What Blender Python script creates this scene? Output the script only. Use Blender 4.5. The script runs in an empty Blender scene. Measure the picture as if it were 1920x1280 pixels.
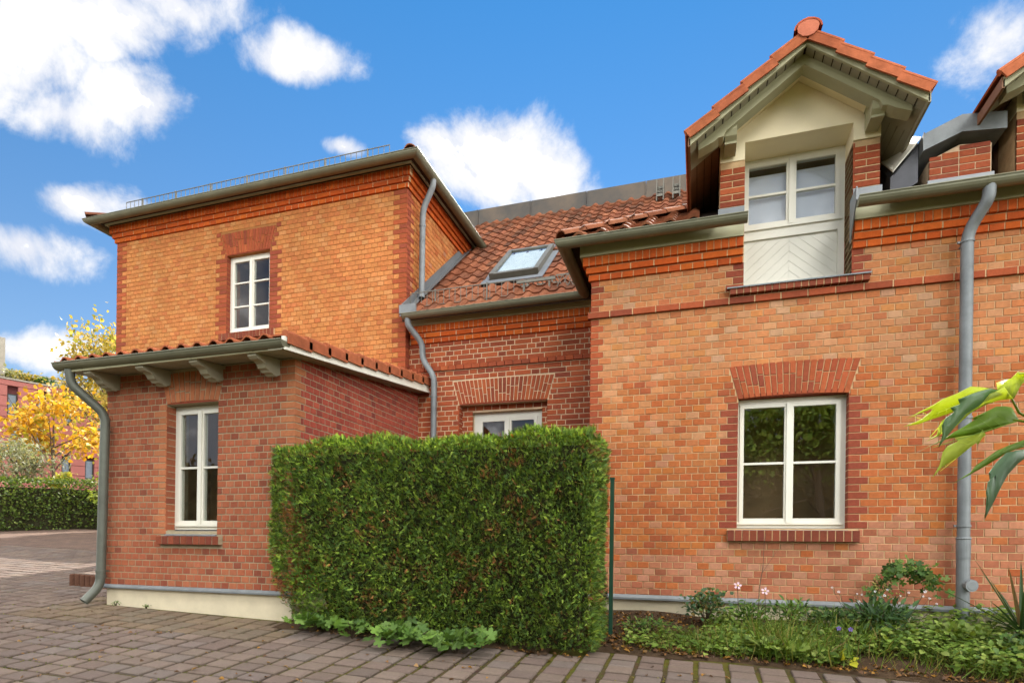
import bpy, math, random
import numpy as np
from mathutils import Vector, Matrix
random.seed(7); rng = np.random.default_rng(11)
S = bpy.context.scene
COL = S.collection

# ------------------------------------------------------------------ camera
EYE = Vector((0, 0, 1.25)); YAW = 0.30745; ROLL = 0.01272; FPX = 1094.9; CXP, CYP = 960.0, 1022.46
cam = bpy.data.cameras.new('camera'); camo = bpy.data.objects.new('camera', cam); COL.objects.link(camo)
cam.sensor_width = 36; cam.sensor_fit = 'HORIZONTAL'; cam.lens = 36 * FPX / 1920
cam.shift_y = (CYP - 640) / 1920; cam.clip_start = 0.05; cam.clip_end = 3000
camo.matrix_world = Matrix.Translation(EYE) @ Matrix.Rotation(YAW, 4, 'Z') @ Matrix.Rotation(math.pi/2, 4, 'X') @ Matrix.Rotation(ROLL, 4, 'Z')
S.camera = camo

def ray(px, py):
    dx, dy = px - CXP, py - CYP
    x = math.cos(ROLL)*dx + math.sin(ROLL)*dy; y = -math.sin(ROLL)*dx + math.cos(ROLL)*dy
    return Vector((x*math.cos(YAW) - FPX*math.sin(YAW), x*math.sin(YAW) + FPX*math.cos(YAW), -y))
def proj(p):
    v = (p[0], p[1], p[2]-1.25)
    x = v[0]*math.cos(YAW) + v[1]*math.sin(YAW); z = -v[0]*math.sin(YAW) + v[1]*math.cos(YAW)
    dx, dy = FPX*x/max(z, .01), -FPX*v[2]/max(z, .01)
    return CXP + math.cos(ROLL)*dx - math.sin(ROLL)*dy, CYP + math.sin(ROLL)*dx + math.cos(ROLL)*dy

# ------------------------------------------------------------------ world and sun
SUN_EL = math.radians(41); SUN_AZ = math.radians(-5)          # azimuth measured from +Y towards +X
sd = Vector((math.sin(SUN_AZ)*math.cos(SUN_EL), math.cos(SUN_AZ)*math.cos(SUN_EL), math.sin(SUN_EL)))
sl = bpy.data.lights.new('sun', 'SUN'); sl.energy = 5.0; sl.angle = math.radians(0.53); sl.color = (1.0, .95, .87)
so = bpy.data.objects.new('sun', sl); COL.objects.link(so)
so.rotation_euler = (-sd).to_track_quat('-Z', 'Y').to_euler(); so.location = sd*60

W = bpy.data.worlds.new('World'); S.world = W; W.use_nodes = True
wt = W.node_tree; wn, wl = wt.nodes, wt.links; wn.clear()
def N(t, **k):
    n = wn.new(t)
    for a, b in k.items(): setattr(n, a, b)
    return n
def math_node(op, a, b=None, c=None, clamp=False):
    n = N('ShaderNodeMath', operation=op); n.use_clamp = clamp
    for i, v in enumerate((a, b, c)):
        if v is None: continue
        if isinstance(v, (int, float)): n.inputs[i].default_value = v
        else: wl.new(v, n.inputs[i])
    return n.outputs[0]
def vmath(op, a, b):
    n = N('ShaderNodeVectorMath', operation=op)
    for i, v in enumerate((a, b)):
        if isinstance(v, (tuple, list, Vector)): n.inputs[i].default_value = tuple(v)
        else: wl.new(v, n.inputs[i])
    return n
tc = N('ShaderNodeTexCoord')
sky = N('ShaderNodeTexSky', sky_type='NISHITA'); sky.sun_disc = False
sky.sun_elevation = SUN_EL; sky.sun_rotation = SUN_AZ; sky.air_density = 1.0; sky.dust_density = 0.0; sky.ozone_density = 1.6
dirv = vmath('NORMALIZE', tc.outputs['Generated'], (0, 0, 0)).outputs[0]
nz = N('ShaderNodeTexNoise'); nz.inputs['Scale'].default_value = 6.5; nz.inputs['Detail'].default_value = 8; nz.inputs['Roughness'].default_value = .62; nz.inputs['Distortion'].default_value = .25
wl.new(dirv, nz.inputs['Vector'])
nz2 = N('ShaderNodeTexNoise'); nz2.inputs['Scale'].default_value = 2.6; nz2.inputs['Detail'].default_value = 3; nz2.inputs['Roughness'].default_value = .55
off = vmath('ADD', dirv, (3.7, 1.3, .4)).outputs[0]; wl.new(off, nz2.inputs['Vector'])
# the clouds in view, as directions with an angular half width and half height
CLOUDS = [(30,85,125,100,.85),(200,35,180,48,.9),(265,185,125,50,1.0),(120,215,90,48,.7),(555,112,110,42,1.1),(330,20,110,40,.7),
          (140,378,95,34,1.0),(50,462,90,45,1.0),(930,300,160,80,1.25),(1010,320,100,60,1.1),(840,275,90,45,.9),(645,276,45,20,.9),
          (190,85,40,24,.8),(30,655,60,22,.7),(1880,75,90,60,.45),(115,660,70,18,.4)]
best = None
c0 = ray(800, 450).normalized(); r0 = c0.cross(Vector((0, 0, 1))).normalized(); u0 = r0.cross(c0)
czv = vmath('DOT_PRODUCT', dirv, c0).outputs['Value']; cz = math_node('MAXIMUM', czv, .08)
cmb = N('ShaderNodeCombineXYZ')
wl.new(math_node('DIVIDE', vmath('DOT_PRODUCT', dirv, r0).outputs['Value'], cz), cmb.inputs[0])
wl.new(math_node('DIVIDE', vmath('DOT_PRODUCT', dirv, u0).outputs['Value'], cz), cmb.inputs[1])
for (px, py, hw, hh, amp) in CLOUDS:
    d = ray(px, py); L = d.length; d = d/L; k = d.dot(c0); ca, cb = d.dot(r0)/k, d.dot(u0)/k
    sa, sb = L/hw*k, L/hh*k*k                       # the gnomonic map stretches off axis
    v = vmath('MULTIPLY', cmb.outputs[0], (sa, sb, 0)).outputs[0]
    rr = vmath('DISTANCE', v, (ca*sa, cb*sb, 0)).outputs['Value']
    m = math_node('MULTIPLY_ADD', rr, -amp, amp)
    best = m if best is None else math_node('MAXIMUM', best, m)
best = math_node('MAXIMUM', best, -1.2)
# denser bright cloud added across the unseen sky to light the shaded fronts
gen = math_node('MULTIPLY', math_node('SUBTRACT', nz2.outputs['Fac'], .43), 7.0)
inview = math_node('MULTIPLY', math_node('SUBTRACT', czv, .66), 9.0, clamp=True)
gen = math_node('SUBTRACT', gen, math_node('MULTIPLY', inview, 6.0))
m = math_node('MAXIMUM', best, gen)
m = math_node('ADD', m, math_node('MULTIPLY', math_node('SUBTRACT', nz.outputs['Fac'], .51), 3.3))
thin = N('ShaderNodeMapRange', interpolation_type='SMOOTHSTEP'); wl.new(m, thin.inputs[0])
thin.inputs[1].default_value = -.28; thin.inputs[2].default_value = .5
core = N('ShaderNodeMapRange', interpolation_type='SMOOTHSTEP'); wl.new(m, core.inputs[0])
core.inputs[1].default_value = .5; core.inputs[2].default_value = 1.7; core.inputs[3].default_value = 0.0; core.inputs[4].default_value = 1.0
SKYK = .0407; CLOUD_THIN = .36; CLOUD_CORE = 5.4
tint = N('ShaderNodeMix', data_type='RGBA', blend_type='MULTIPLY'); tint.inputs[0].default_value = 1.0
sz = N('ShaderNodeSeparateXYZ'); wl.new(dirv, sz.inputs[0])
el = N('ShaderNodeMapRange'); wl.new(sz.outputs['Z'], el.inputs[0]); el.inputs[1].default_value = .18; el.inputs[2].default_value = .68
hz = N('ShaderNodeMix', data_type='RGBA'); wl.new(el.outputs[0], hz.inputs[0]); hz.inputs[6].default_value = (1.0*SKYK, 1.05*SKYK, 1.10*SKYK, 1); hz.inputs[7].default_value = (.41*SKYK, 1.05*SKYK, 1.39*SKYK, 1)
wl.new(sky.outputs[0], tint.inputs[6]); wl.new(hz.outputs[2], tint.inputs[7])
ccol = N('ShaderNodeMix', data_type='RGBA'); wl.new(core.outputs[0], ccol.inputs[0])
lav = N('ShaderNodeMix', data_type='RGBA'); wl.new(math_node('MULTIPLY_ADD', nz.outputs['Fac'], 5.0, -2.0, clamp=True), lav.inputs[0])
lav.inputs[6].default_value = (CLOUD_THIN*.8, CLOUD_THIN*.83, CLOUD_THIN*.92, 1); lav.inputs[7].default_value = (CLOUD_THIN, CLOUD_THIN, CLOUD_THIN*1.02, 1)
wl.new(lav.outputs[2], ccol.inputs[6]); ccol.inputs[7].default_value = (CLOUD_CORE*1.03, CLOUD_CORE, CLOUD_CORE*.95, 1)
mix = N('ShaderNodeMix', data_type='RGBA'); wl.new(thin.outputs[0], mix.inputs[0]); wl.new(tint.outputs[2], mix.inputs[6]); wl.new(ccol.outputs[2], mix.inputs[7])
bg = N('ShaderNodeBackground'); wl.new(mix.outputs[2], bg.inputs[0]); bg.inputs[1].default_value = 1.0
wo = N('ShaderNodeOutputWorld'); wl.new(bg.outputs[0], wo.inputs[0])
vs = S.view_settings; vs.view_transform = 'Standard'; vs.look = 'None'; vs.exposure = 1.55; vs.gamma = 1.0; vs.use_curve_mapping = False

# ------------------------------------------------------------------ helpers
def lin(r, g, b, k=.78):
    f = lambda v: ((v/255+.055)/1.055)**2.4 if v > 10 else v/255/12.92
    return (f(r)*k, f(g)*k, f(b)*k)
def jit(c, a, rnd=random):
    k = 1 + rnd.uniform(-a, a)
    return tuple(max(0, v*k*(1+rnd.uniform(-a*.3, a*.3))) for v in c)
def new_mat(name):
    m = bpy.data.materials.new(name); m.use_nodes = True; nt = m.node_tree
    b = nt.nodes['Principled BSDF']; return m, nt, b
def mat(name, c, rough=.7, spec=.3, metal=0, var=.12, scale=8, bump=.0, bscale=120, c2=None, dirt=None):
    m, nt, b = new_mat(name); n = nt.nodes
    t = n.new('ShaderNodeTexCoord')
    tx = n.new('ShaderNodeTexNoise'); tx.inputs['Scale'].default_value = scale; tx.inputs['Detail'].default_value = 6; tx.inputs['Roughness'].default_value = .65
    nt.links.new(t.outputs['Object'], tx.inputs['Vector'])
    mp = n.new('ShaderNodeMapRange'); mp.inputs[1].default_value = .3; mp.inputs[2].default_value = .7
    nt.links.new(tx.outputs['Fac'], mp.inputs[0])
    mx = n.new('ShaderNodeMix'); mx.data_type = 'RGBA'
    a = tuple(v*(1-var) for v in c); bb = c2 if c2 else tuple(min(1, v*(1+var)) for v in c)
    mx.inputs[6].default_value = (*a, 1); mx.inputs[7].default_value = (*bb, 1)
    nt.links.new(mp.outputs[0], mx.inputs[0]); nt.links.new(mx.outputs[2], b.inputs['Base Color'])
    b.inputs['Roughness'].default_value = rough; b.inputs['Specular IOR Level'].default_value = spec; b.inputs['Metallic'].default_value = metal
    if bump:
        t2 = n.new('ShaderNodeTexNoise'); t2.inputs['Scale'].default_value = bscale; t2.inputs['Detail'].default_value = 4
        nt.links.new(t.outputs['Object'], t2.inputs['Vector'])
        bp = n.new('ShaderNodeBump'); bp.inputs['Strength'].default_value = bump; bp.inputs['Distance'].default_value = .01
        nt.links.new(t2.outputs['Fac'], bp.inputs['Height']); nt.links.new(bp.outputs[0], b.inputs['Normal'])
    return m
def attr_mat(name, rough=.85, spec=.25, mott=.22, mscale=14, bump=.25, bscale=90, translucent=0.0, tcol=(1.3, 1.2, .5), weather=.1, wscale=1.3):
    """colour comes from the piece itself: mesh attribute 'bcol' or object property 'bcol'"""
    m, nt, b = new_mat(name); n = nt.nodes; l = nt.links
    g = n.new('ShaderNodeAttribute'); g.attribute_type = 'GEOMETRY'; g.attribute_name = 'bcol'
    o = n.new('ShaderNodeAttribute'); o.attribute_type = 'OBJECT'; o.attribute_name = 'bcol'
    ad = n.new('ShaderNodeVectorMath'); ad.operation = 'ADD'; l.new(g.outputs['Color'], ad.inputs[0]); l.new(o.outputs['Color'], ad.inputs[1])
    ge = n.new('ShaderNodeNewGeometry')
    tx = n.new('ShaderNodeTexNoise'); tx.inputs['Scale'].default_value = mscale; tx.inputs['Detail'].default_value = 7; tx.inputs['Roughness'].default_value = .7
    l.new(ge.outputs['Position'], tx.inputs['Vector'])
    mp = n.new('ShaderNodeMapRange'); mp.inputs[1].default_value = .28; mp.inputs[2].default_value = .72; mp.inputs[3].default_value = 1-mott; mp.inputs[4].default_value = 1+mott
    l.new(tx.outputs['Fac'], mp.inputs[0])
    big = n.new('ShaderNodeTexNoise'); big.inputs['Scale'].default_value = wscale; big.inputs['Detail'].default_value = 5; big.inputs['Roughness'].default_value = .6
    mpv = n.new('ShaderNodeVectorMath'); mpv.operation = 'MULTIPLY'; l.new(ge.outputs['Position'], mpv.inputs[0]); mpv.inputs[1].default_value = (1, 1, .45); l.new(mpv.outputs[0], big.inputs['Vector'])
    mb_ = n.new('ShaderNodeMapRange'); mb_.inputs[1].default_value = .3; mb_.inputs[2].default_value = .7; mb_.inputs[3].default_value = 1-weather; mb_.inputs[4].default_value = 1+weather; l.new(big.outputs['Fac'], mb_.inputs[0])
    mul = n.new('ShaderNodeMath'); mul.operation = 'MULTIPLY'; l.new(mp.outputs[0], mul.inputs[0]); l.new(mb_.outputs[0], mul.inputs[1])
    sc = n.new('ShaderNodeVectorMath'); sc.operation = 'SCALE'; l.new(ad.outputs[0], sc.inputs[0]); l.new(mul.outputs[0], sc.inputs['Scale'])
    l.new(sc.outputs[0], b.inputs['Base Color'])
    b.inputs['Roughness'].default_value = rough; b.inputs['Specular IOR Level'].default_value = spec
    if bump:
        t2 = n.new('ShaderNodeTexNoise'); t2.inputs['Scale'].default_value = bscale; t2.inputs['Detail'].default_value = 5
        l.new(ge.outputs['Position'], t2.inputs['Vector'])
        bp = n.new('ShaderNodeBump'); bp.inputs['Strength'].default_value = bump; bp.inputs['Distance'].default_value = .006
        l.new(t2.outputs['Fac'], bp.inputs['Height']); l.new(bp.outputs[0], b.inputs['Normal'])
    if translucent:
        tr = n.new('ShaderNodeBsdfTranslucent'); tm = n.new('ShaderNodeVectorMath'); tm.operation = 'MULTIPLY'
        l.new(sc.outputs[0], tm.inputs[0]); tm.inputs[1].default_value = tcol; l.new(tm.outputs[0], tr.inputs[0])
        ms = n.new('ShaderNodeMixShader'); ms.inputs[0].default_value = translucent
        l.new(b.outputs[0], ms.inputs[1]); l.new(tr.outputs[0], ms.inputs[2]); l.new(ms.outputs[0], n['Material Output'].inputs[0])
    return m

class MB:
    def __init__(s): s.v = []; s.f = []; s.c = []
    def face(s, pts, col=(0, 0, 0)):
        i = len(s.v); s.v += [tuple(p) for p in pts]; s.f.append(tuple(range(i, i+len(pts)))); s.c.append(col)
    def hexa(s, p, col=(0, 0, 0), skip=()):
        """p: 8 points, bottom ring 0-3 and top ring 4-7 (ccw seen from above)"""
        i = len(s.v); s.v += [tuple(q) for q in p]
        for k, fc in enumerate(((3, 2, 1, 0), (4, 5, 6, 7), (0, 1, 5, 4), (1, 2, 6, 5), (2, 3, 7, 6), (3, 0, 4, 7))):
            if k in skip: continue
            s.f.append(tuple(i+q for q in fc)); s.c.append(col)
    def box(s, x0, x1, y0, y1, z0, z1, col=(0, 0, 0)):
        s.hexa([(x0, y0, z0), (x1, y0, z0), (x1, y1, z0), (x0, y1, z0), (x0, y0, z1), (x1, y0, z1), (x1, y1, z1), (x0, y1, z1)], col)
    def prism(s, poly, axis, a, b, col=(0, 0, 0)):
        """poly of 2D points extruded along axis x/y/z from a to b"""
        def P(q, t):
            return {'x': (t, q[0], q[1]), 'y': (q[0], t, q[1]), 'z': (q[0], q[1], t)}[axis]
        n = len(poly); i = len(s.v)
        s.v += [P(q, a) for q in poly] + [P(q, b) for q in poly]
        s.f.append(tuple(i+k for k in range(n))); s.c.append(col)
        s.f.append(tuple(i+n+k for k in reversed(range(n)))); s.c.append(col)
        for k in range(n):
            s.f.append((i+k, i+(k+1) % n, i+n+(k+1) % n, i+n+k)); s.c.append(col)
    def tube(s, pts, r, seg=10, cap=True, col=(0, 0, 0)):
        pts = [Vector(p) for p in pts]; rs = r if isinstance(r, (list, tuple)) else [r]*len(pts)
        rings = []; prev = None
        for k, p in enumerate(pts):
            d = (pts[min(k+1, len(pts)-1)] - pts[max(k-1, 0)]).normalized()
            if prev is None:
                a = d.cross(Vector((0, 0, 1)));
                if a.length < .05: a = d.cross(Vector((0, 1, 0)))
            else: a = prev - d*prev.dot(d)
            a.normalize(); prev = a; b = d.cross(a)
            i = len(s.v); rings.append(i)
            for q in range(seg):
                t = 2*math.pi*q/seg; s.v.append(tuple(p + (a*math.cos(t)+b*math.sin(t))*rs[k]))
        for k in range(len(pts)-1):
            for q in range(seg):
                s.f.append((rings[k]+q, rings[k]+(q+1) % seg, rings[k+1]+(q+1) % seg, rings[k+1]+q)); s.c.append(col)
        if cap:
            s.f.append(tuple(rings[0]+q for q in reversed(range(seg)))); s.c.append(col)
            s.f.append(tuple(rings[-1]+q for q in range(seg))); s.c.append(col)
    def bar(s, a, b, w, h, col=(0, 0, 0)):
        a, b = Vector(a), Vector(b); d = (b-a).normalized(); r = d.cross(Vector((0, 0, 1)))
        if r.length < .01: r = Vector((1, 0, 0))
        r.normalize(); u = r.cross(d); r *= w/2; u *= h/2
        s.hexa([a-r-u, a+r-u, b+r-u, b-r-u, a-r+u, a+r+u, b+r+u, b-r+u], col)
    def build(s, name, m, parent=None, smooth=False, kind=None, colors=False):
        me = bpy.data.meshes.new(name); me.from_pydata(s.v, [], s.f); me.update()
        if colors:
            at = me.attributes.new('bcol', 'FLOAT_COLOR', 'FACE')
            at.data.foreach_set('color', np.array([(*c, 1) for c in s.c], dtype=np.float32).ravel())
        if m: me.materials.append(m)
        if smooth: me.polygons.foreach_set('use_smooth', [True]*len(me.polygons))
        return link(name, me, parent, kind)
def link(name, me, parent=None, kind=None):
    o = bpy.data.objects.new(name, me); COL.objects.link(o)
    if parent:
        o.parent = parent
        if parent.type == 'EMPTY': o.matrix_parent_inverse = Matrix.Translation(-Vector(parent.location))
    if kind: o['kind'] = kind
    return o
def thing(name, label, cat, loc=(0, 0, 0), group=None):
    o = bpy.data.objects.new(name, None); COL.objects.link(o); o.location = loc; o.empty_display_size = .2
    tag(o, label, cat, group); return o
def tag(o, label, cat, group=None):
    o['label'] = label; o['category'] = cat
    if group: o['group'] = group
    return o
def npmesh(name, tv, tf, mats, cols, material, parent=None, kind=None, smooth=False):
    """join copies of a template (tv: k x 3, tf: list of faces) under n 4x4 matrices, one colour each"""
    tv = np.asarray(tv, float); n = len(mats); k = len(tv); M = np.asarray(mats)
    V = np.einsum('nij,kj->nki', M[:, :3, :3], tv) + M[:, None, :3, 3]
    V = V.reshape(-1, 3)
    sizes = np.array([len(f) for f in tf]); flat = np.concatenate([np.array(f) for f in tf])
    loops = (flat[None, :] + (np.arange(n)*k)[:, None]).ravel()
    starts1 = np.concatenate([[0], np.cumsum(sizes)[:-1]]); nl = sizes.sum()
    starts = (starts1[None, :] + (np.arange(n)*nl)[:, None]).ravel()
    me = bpy.data.meshes.new(name)
    me.vertices.add(len(V)); me.vertices.foreach_set('co', V.astype(np.float32).ravel())
    me.loops.add(len(loops)); me.loops.foreach_set('vertex_index', loops.astype(np.int32))
    me.polygons.add(len(starts)); me.polygons.foreach_set('loop_start', starts.astype(np.int32))
    me.update(calc_edges=True); me.validate()
    at = me.attributes.new('bcol', 'FLOAT_COLOR', 'FACE')
    c = np.repeat(np.concatenate([np.asarray(cols), np.ones((n, 1))], 1)[:, None, :], len(tf), 1)
    at.data.foreach_set('color', c.astype(np.float32).ravel())
    if smooth: me.polygons.foreach_set('use_smooth', [True]*len(me.polygons))
    me.materials.append(material)
    return link(name, me, parent, kind)
def frame_mat(p, zdir, ydir, s=1.0):
    """matrix whose local y points along ydir (leaf axis), z along zdir (leaf normal)"""
    y = np.asarray(ydir, float); y /= np.linalg.norm(y)+1e-9
    z = np.asarray(zdir, float); z = z - y*np.dot(z, y); z /= np.linalg.norm(z)+1e-9
    x = np.cross(y, z); M = np.eye(4); M[:3, 0] = x*s; M[:3, 1] = y*s; M[:3, 2] = z*s; M[:3, 3] = p
    return M

# ------------------------------------------------------------------ materials
M_BRICK = attr_mat('fired brick', .9, .15, .2, 26, .45, 110, weather=.13, wscale=1.6)
M_MORTAR_TAN = mat('tan lime mortar', lin(208, 176, 134), .95, .1, var=.15, scale=12, bump=.3)
M_MORTAR_RED = mat('pale pink mortar', lin(218, 190, 156), .95, .1, var=.15, scale=12, bump=.3)
M_MORTAR_GREY = mat('grey cement mortar', lin(176, 162, 134), .95, .1, var=.15, scale=12, bump=.3)
M_TILE = attr_mat('clay roof tile', .95, .08, .28, 9, .3, 60, weather=.16)
M_PAVER = attr_mat('concrete paver', .93, .15, .12, 40, .5, 160, weather=.09, wscale=.8)
M_ZINC = mat('weathered zinc', lin(128, 134, 136), .58, .35, .25, .22, 5.0, bump=.1, bscale=30)
M_ZINC_D = mat('dull olive zinc gutter', lin(122, 122, 100), .5, .4, .3, .16, 2.5)
M_LEAD = mat('grey sheet metal', lin(132, 136, 138), .45, .4, .4, .12, 2)
M_RIDGE = mat('stained ridge sheet', lin(88, 87, 84), .6, .3, .2, .2, 1.6, c2=lin(112, 100, 86))
M_WHITE = mat('white window paint', lin(236, 234, 220), .45, .4, var=.03, scale=3)
M_CREAM = mat('cream render', lin(250, 238, 204, .85), .92, .15, var=.045, scale=2.2, bump=.15, bscale=260)
M_PLINTH = mat('cream plinth render', lin(226, 214, 184), .92, .15, var=.10, scale=3.5, bump=.2, bscale=200)
M_SAGE = mat('sage grey painted wood', lin(176, 174, 140), .6, .3, var=.08, scale=4)
M_SOFFIT = mat('grey soffit boards', lin(168, 164, 142), .65, .3, var=.08, scale=4)
M_BROWNB = mat('brown stained boards', lin(140, 104, 78), .7, .25, var=.14, scale=5)
M_DARK = mat('brown room wall', (.34, .22, .12), .9, .1, var=.2, scale=1)
M_STEEL = mat('galvanised steel', lin(120, 118, 108), .5, .4, .4, .15, 6)
M_GREENP = mat('dark green powder coat', (.012, .05, .028), .5, .3)
M_BARK = mat('brown bark', (.09, .065, .045), .9, .1, var=.3, scale=12, bump=.5, bscale=40)
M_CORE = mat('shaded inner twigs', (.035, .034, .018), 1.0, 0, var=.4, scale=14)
M_SOIL = mat('garden soil', lin(84, 68, 52, .6), 1, .05, var=.35, scale=9, bump=.8, bscale=60)
def leaf_mat(name, tr=.3, rough=.55, mott=.12): return attr_mat(name, rough, .3, mott, 20, 0, translucent=tr)
M_LEAF = leaf_mat('green leaves', .3)
M_CONIFER = leaf_mat('conifer sprays', .22, .6)
M_FGLEAF = leaf_mat('thin backlit leaf', .55, .4, .08)
def glass_mat():
    m, nt, b = new_mat('window glass'); n, l = nt.nodes, nt.links
    tr = n.new('ShaderNodeBsdfTransparent'); tr.inputs[0].default_value = (.86, .88, .86, 1)
    gl = n.new('ShaderNodeBsdfGlossy'); gl.inputs['Roughness'].default_value = .0; gl.inputs[0].default_value = (.95, .96, 1, 1)
    fr0 = n.new('ShaderNodeFresnel'); fr0.inputs[0].default_value = 1.75
    ge = n.new('ShaderNodeNewGeometry'); fr = n.new('ShaderNodeMath'); fr.operation = 'MULTIPLY'; iv = n.new('ShaderNodeMath'); iv.operation = 'SUBTRACT'; iv.inputs[0].default_value = 1.0; l.new(ge.outputs['Backfacing'], iv.inputs[1]); l.new(fr0.outputs[0], fr.inputs[0]); l.new(iv.outputs[0], fr.inputs[1])
    ms = n.new('ShaderNodeMixShader'); l.new(fr.outputs[0], ms.inputs[0]); l.new(tr.outputs[0], ms.inputs[1]); l.new(gl.outputs[0], ms.inputs[2])
    l.new(ms.outputs[0], n['Material Output'].inputs[0]); return m
M_GLASS = glass_mat()

# ------------------------------------------------------------------ ground
def clamp(v, a, b): return max(a, min(b, v))
def gz(x, y): return .37 + .09*(clamp(y, -12, 15.5)-5.8) - .028*(clamp(x, -26, 12)+6)
def ground():
    xs = [-900, -400, -160, -80, -45, -26] + list(np.arange(-25, 12.1, 1.0)) + [25, 60, 160, 400, 900]
    ys = [-300, -100, -40, -12] + list(np.arange(-11, 15.6, .75)) + [15.5, 30, 60, 140, 400, 1500]
    mb = MB()
    for y in ys:
        for x in xs: mb.v.append((x, y, gz(x, y)-.020))
    nx = len(xs)
    for j in range(len(ys)-1):
        for i in range(nx-1):
            a = j*nx+i; mb.f.append((a, a+1, a+1+nx, a+nx)); mb.c.append((0, 0, 0))
    m, nt, b = new_mat('yard ground'); n, l = nt.nodes, nt.links
    ge = n.new('ShaderNodeNewGeometry')
    bt = n.new('ShaderNodeTexBrick'); bt.offset = 0.0; bt.inputs['Scale'].default_value = 1.0
    bt.inputs['Brick Width'].default_value = .26; bt.inputs['Row Height'].default_value = .205; bt.inputs['Mortar Size'].default_value = .013
    c = lin(150, 124, 110, .52); bt.inputs['Color1'].default_value = (*c, 1); bt.inputs['Color2'].default_value = (*lin(128, 108, 98, .52), 1); bt.inputs['Mortar'].default_value = (*lin(90, 78, 60, .52), 1)
    l.new(ge.outputs['Position'], bt.inputs['Vector'])
    t = n.new('ShaderNodeTexNoise'); t.inputs['Scale'].default_value = 1.1; t.inputs['Detail'].default_value = 7; l.new(ge.outputs['Position'], t.inputs['Vector'])
    t2 = n.new('ShaderNodeTexNoise'); t2.inputs['Scale'].default_value = 30; t2.inputs['Detail'].default_value = 5; l.new(ge.outputs['Position'], t2.inputs['Vector'])
    rp = n.new('ShaderNodeMapRange'); rp.inputs[1].default_value = .44; rp.inputs[2].default_value = .6; l.new(t.outputs['Fac'], rp.inputs[0])
    jc = n.new('ShaderNodeMix'); jc.data_type = 'RGBA'; jc.inputs[6].default_value = (*lin(92, 78, 60, .8), 1); jc.inputs[7].default_value = (*lin(106, 102, 42, .8), 1); l.new(rp.outputs[0], jc.inputs[0])
    jd = n.new('ShaderNodeMix'); jd.data_type = 'RGBA'; jd.blend_type = 'MULTIPLY'; jd.inputs[0].default_value = .7; l.new(jc.outputs[2], jd.inputs[6]); l.new(t2.outputs['Color'], jd.inputs[7])
    # joint material under the built pavers, paver pattern farther out
    sx = n.new('ShaderNodeSeparateXYZ'); l.new(ge.outputs['Position'], sx.inputs[0])
    gt = n.new('ShaderNodeMath'); gt.operation = 'GREATER_THAN'; gt.inputs[1].default_value = 10.6; l.new(sx.outputs['Y'], gt.inputs[0])
    lx = n.new('ShaderNodeMath'); lx.operation = 'LESS_THAN'; lx.inputs[1].default_value = -17.0; l.new(sx.outputs['X'], lx.inputs[0])
    mxx = n.new('ShaderNodeMath'); mxx.operation = 'MAXIMUM'; l.new(gt.outputs[0], mxx.inputs[0]); l.new(lx.outputs[0], mxx.inputs[1])
    fm = n.new('ShaderNodeMix'); fm.data_type = 'RGBA'; l.new(mxx.outputs[0], fm.inputs[0]); l.new(jd.outputs[2], fm.inputs[6]); l.new(bt.outputs['Color'], fm.inputs[7])
    l.new(fm.outputs[2], b.inputs['Base Color']); b.inputs['Roughness'].default_value = .95; b.inputs['Specular IOR Level'].default_value = .1
    bp = n.new('ShaderNodeBump'); bp.inputs['Strength'].default_value = .6; bp.inputs['Distance'].default_value = .02; l.new(t2.outputs['Fac'], bp.inputs['Height']); l.new(bp.outputs[0], b.inputs['Normal'])
    return mb.build('pavement', m, kind='structure')
PAVE = ground()
# unit block with chamfered upper edges, front/top towards +z
def unit_block(name, m, cx=.04, cy=.06, cz=.25):
    v = [(-.5, -.5, 0), (.5, -.5, 0), (.5, .5, 0), (-.5, .5, 0)]
    v += [(a, b, 1-cz) for a, b, _ in v[:4]]
    v += [(-.5+cx, -.5+cy, 1), (.5-cx, -.5+cy, 1), (.5-cx, .5-cy, 1), (-.5+cx, .5-cy, 1)]
    f = [(0, 1, 5, 4), (1, 2, 6, 5), (2, 3, 7, 6), (3, 0, 4, 7), (4, 5, 9, 8), (5, 6, 10, 9), (6, 7, 11, 10), (7, 4, 8, 11), (8, 9, 10, 11)]
    me = bpy.data.meshes.new(name); me.from_pydata(v, [], f); me.update(); me.materials.append(m)
    return me, v, f
PX, PY = .26, .205
paver_me, paver_v, paver_f = unit_block('paver', M_PAVER, .045, .055, .3)
HEDGE_BOX = (-4.6, -.95, 5.55, 6.6)
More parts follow.
